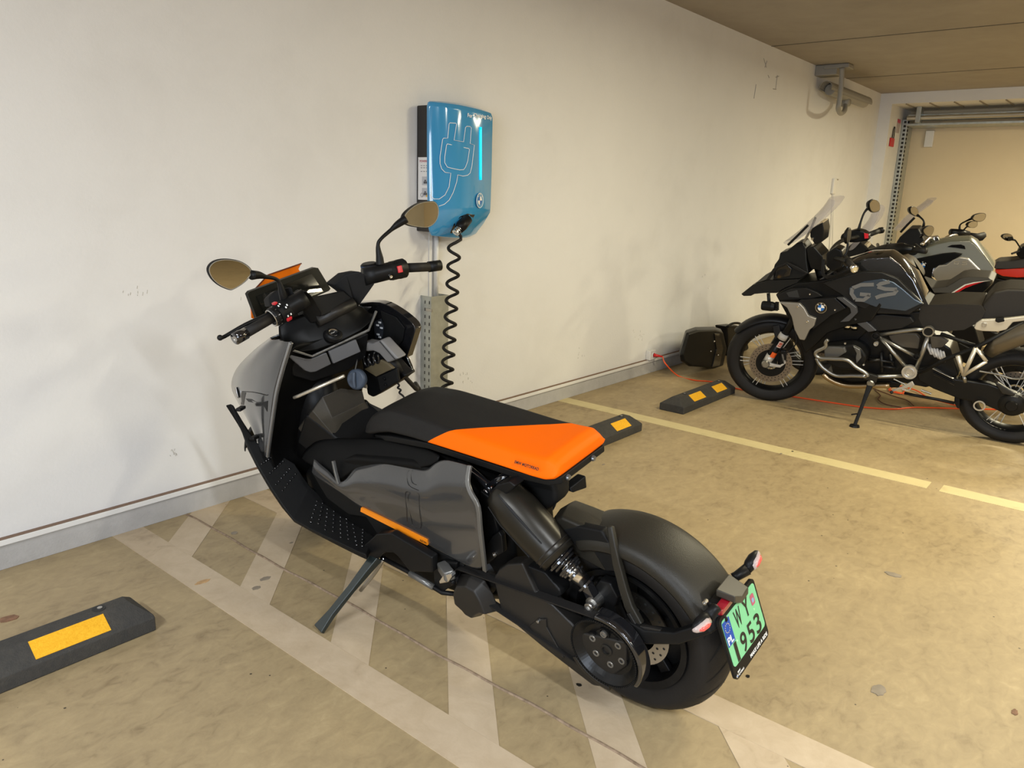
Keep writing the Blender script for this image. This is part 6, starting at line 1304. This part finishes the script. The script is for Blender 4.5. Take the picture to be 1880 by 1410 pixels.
# --- third machine: tall grey-green tank with a silver panel
md, Dr = bike_behind('touring_motorcycle', 8.15, 0.66, 'tall touring motorcycle with a grey-green tank and silver tank panel, third in the row')
lower_copy(gsb, LOW, Dr.O-B.O, md, None)
M_SAGE = mat('grey green paint', (0.13, 0.135, 0.105), 0.25, coat=1)
A = [Dr.s(*c6(*q[:2]), q[2]) for q in ((630, 760, .14), (760, 700, .13), (930, 640, .12), (1080, 605, .10), (1290, 595, .08), (1360, 640, .09), (1470, 780, .11), (1555, 900, .12), (1550, 930, .13), (1400, 960, .16), (1200, 960, .18), (900, 1000, .18), (760, 880, .18), (640, 810, .16))]
bm = BM(); loft(bm, [A, [p*0.75+Dr.mir(p)*0.25+Dr.U*0.02 for p in A], [(p+Dr.mir(p))/2+Dr.U*0.025 for p in A], [p*0.25+Dr.mir(p)*0.75+Dr.U*0.02 for p in A], [Dr.mir(p) for p in A]]); dt = put('fuel_tank', bm, M_SAGE, md, bev=0.012, seg=3, label='grey-green tank')
plate('tank_side_panel', [Dr.s(*c6(*q), .20) for q in ((700, 800), (1000, 740), (1130, 728), (1220, 745), (1150, 790), (1000, 860), (900, 900), (880, 1000), (940, 1050), (800, 1010), (740, 940))], -Dr.S*0.03, M_BLK2, dt, 0.006)
dp_ = plate('silver_panel', [Dr.s(*c6(*q), .215) for q in ((890, 930), (960, 865), (1040, 860), (1110, 810), (1180, 775), (1280, 790), (1340, 850), (1440, 950), (1300, 1010), (1000, 1040), (940, 1035), (905, 990))], -Dr.S*0.035, mat('silver aluminium panel', (0.55, 0.53, 0.48), 0.3, 0.6, coat=0.4), dt, 0.010)
for s_ in ([(1180, 822), (1130, 825), (1125, 850), (1165, 855), (1170, 840)], [(1270, 820), (1220, 822), (1215, 836), (1265, 840), (1260, 856), (1210, 858)]):
    rod('raised_lettering', [Dr.s(*c6(*q), .216) for q in s_], 0.004, MATS['silver aluminium panel'], dp_, 6)
x_, y_ = c6(783, 866); roundel(Dr.s(x_, y_, .203), Dr.S, Dr.U, 0.040, dt)
plate('tank_vent', [Dr.s(*c6(*q), .12) for q in ((1050, 665), (1100, 645), (1200, 640), (1240, 655), (1250, 690), (1150, 675))], -Dr.S*0.01, M_GLOSS, dt, 0.002)
bodyK(Dr, md, 'front_cowl', Cc([(540, 560, .08), (640, 470, .09), (740, 470, .09), (790, 560, .10), (830, 660, .12), (700, 760, .16), (560, 740, .14), (500, 620, .10)]), M_BLK2, 0.01)
dL = [Dr.s(*c6(*q[:2]), q[2]) for q in ((550, 505, .10), (640, 400, .12), (750, 300, .13), (870, 220, .13), (930, 165, .10))]
wsd = screenK(Dr, dL, md)
bar('screen_edge', [Dr.s(*c6(*q), .12) for q in ((548, 508), (620, 430), (700, 350))], Dr.F, 0.02, 0.02, M_BLK, wsd, 0.003)
bodyK(Dr, md, 'instrument_box', Cc([(650, 570, .06), (740, 540, .06), (750, 580, .06), (690, 615, .06)]), MATS['tan plastic'], 0.003)
hb_ = rod('handlebar', [Dr.s(*c6(*q[:2]), q[2]) for q in ((780, 640, .25), (860, 570, .12), (900, 600, .05), (980, 600, -.03), (1090, 545, -.15), (1180, 530, -.26))], 0.016, M_CHROME, md, 12, 4)
plate('bar_clamp', [Dr.s(*c6(*q), .05) for q in ((860, 560), (950, 550), (975, 600), (930, 660), (870, 640))], -Dr.S*0.05, M_CHROME, md, 0.008)
rod('bar_controls', [Dr.s(*c6(*q[:2]), q[2]) for q in ((1090, 505, -.2), (1200, 515, -.27), (1280, 530, -.31))], [0.03, 0.034, 0.03], M_BLK2, md, 12)
rod('grip', [Dr.s(*c6(*q[:2]), q[2]) for q in ((1280, 545, -.31), (1380, 555, -.37), (1450, 535, -.42))], [0.030, 0.030, 0.026], M_RUB, md, 14)
bar('hand_guard', [Dr.s(*c6(*q[:2]), q[2]) for q in ((1200, 560, -.28), (1300, 590, -.34), (1420, 570, -.40), (1450, 535, -.42))], Dr.S, 0.02, 0.05, M_BLK, md, 0.004)
rod('left_grip', [Dr.s(*c6(*q[:2]), q[2]) for q in ((700, 650, .30), (760, 700, .36), (820, 712, .40))], 0.022, M_RUB, md, 12)
blade_mirror(Dr, [c6(*q)+(-.38,) for q in ((1320, 360), (1350, 320), (1410, 300), (1460, 305), (1470, 335), (1450, 375), (1400, 395), (1350, 385))], [Dr.s(*c6(1185, 500), -.26), Dr.s(*c6(1190, 430), -.27), Dr.s(*c6(1250, 390), -.31), Dr.s(*c6(1340, 350), -.36)], md, (-Dr.F*0.95+Dr.S*0.3))
blade_mirror(Dr, [c6(*q)+(-.34,) for q in ((1270, 430), (1300, 395), (1350, 385), (1380, 400), (1375, 440), (1340, 460), (1290, 455))], [Dr.s(*c6(1220, 500), -.28), Dr.s(*c6(1250, 460), -.30), Dr.s(*c6(1285, 435), -.32)], md, (-Dr.F*0.95+Dr.S*0.3))
# --- fourth machine at the frame's edge
me_, Er = bike_behind('red_motorcycle', 9.6, 0.05, 'motorcycle with a red lower seat panel at the right edge, last in the row')
lower_copy(gsb, LOW, Er.O-B.O, me_, None)
bodyK(Er, me_, 'seat', Cc([(1540, 850, .08), (1600, 820, .10), (1760, 810, .10), (1900, 790, .10), (2100, 800, .10), (2100, 880, .12), (1700, 905, .13), (1560, 905, .11)]), M_SEATC, 0.014)
bodyK(Er, me_, 'red_panel', Cc([(1560, 908, .10), (1700, 905, .12), (1850, 895, .12), (2100, 880, .12), (2100, 990, .14), (1800, 1000, .14), (1650, 985, .13), (1575, 950, .12)]), mat('red body panel', (0.62, 0.03, 0.012), 0.35, coat=0.5), 0.014)
bodyK(Er, me_, 'under_panel', Cc([(1575, 955, .10), (1800, 1002, .13), (2100, 992, .13), (2100, 1120, .12), (1750, 1060, .12), (1600, 1000, .10)]), M_BLK2, 0.01)
bodyK(Er, me_, 'front_cowl', Cc([(1790, 740, .10), (1830, 680, .10), (1900, 650, .10), (2000, 600, .10), (2100, 700, .12), (2100, 790, .12), (1830, 790, .10)]), M_BLK2, 0.014)
blade_mirror(Er, [c6(*q)+(.20,) for q in ((1645, 560), (1660, 530), (1710, 522), (1750, 540), (1765, 580), (1740, 600), (1690, 598))], [Er.s(*c6(1850, 680), .12), Er.s(*c6(1830, 660), .13), Er.s(*c6(1790, 600), .17), Er.s(*c6(1755, 585), .19)], me_, (-Er.F*0.9+Er.S*0.5))
rod('lever', [Er.s(*c6(1745, 740), .16), Er.s(*c6(1830, 710), .12)], 0.010, M_BLK, me_, 8)
# --- black case and a small bag lying by the wall
cs = thing('hard_case', (5.9, 2.9, 0), 'black hard motorcycle case lying on the floor against the wall', 'case')
Yc_ = 2.86
A = [on_y(x, y, Yc_) for x, y in ((1248, 652), (1260, 611), (1278, 605), (1312, 604), (1326, 608), (1333, 640), (1326, 678), (1310, 682), (1264, 673), (1250, 664))]
cA = sum(A, Vector())/len(A)
bm = BM(); loft(bm, [[cA+(p-cA)*0.93+Vector((0, -0.02, 0)) for p in A], A, [p+Vector((0.12, 0.07, 0)) for p in A], [cA+(p-cA)*0.85+Vector((0.22, 0.12, 0)) for p in A]])
zm = min(v.co.z for v in bm.verts)
for v in bm.verts: v.co.z = max(0.004, v.co.z)
put('shell', bm, M_BLK2, cs, bev=0.02, seg=3)
plate('glossy_lid', [on_y(x, y, Yc_-0.03) for x, y in ((1312, 612), (1322, 613), (1328, 640), (1322, 671), (1308, 674), (1316, 642))], Vector((0.0, 0.03, 0)), M_GLOSS, cs, 0.006, 'glossy lid')
for px, py in ((1311, 627), (1305, 645), (1318, 652)): bm = BM(); ball(bm, on_y(px, py, Yc_-0.055), 0.008); put('latch', bm, M_CHROME, cs, smooth=True)
bg = thing('tool_bag', (6.5, 2.85, 0), 'small black bag behind the front wheel of the nearest motorcycle', 'bag')
A = [on_y(x, y, 2.98) for x, y in ((1335, 606), (1332, 599), (1352, 597), (1368, 600), (1376, 640), (1370, 668), (1340, 668), (1336, 640))]
bm = BM(); prism(bm, A, [p+Vector((0, 0.12, 0)) for p in A])
for v in bm.verts: v.co.z = max(0.004, v.co.z)
put('shell', bm, M_MATB, bg, bev=0.02, seg=3)
bm = BM(); tube(bm, [on_y(1335, 600, 2.94), on_y(1345, 594, 2.94), on_y(1358, 594, 2.94), on_y(1366, 602, 2.94)], 0.012, 8, 4); put('handle', bm, M_BLK, bg, smooth=True)
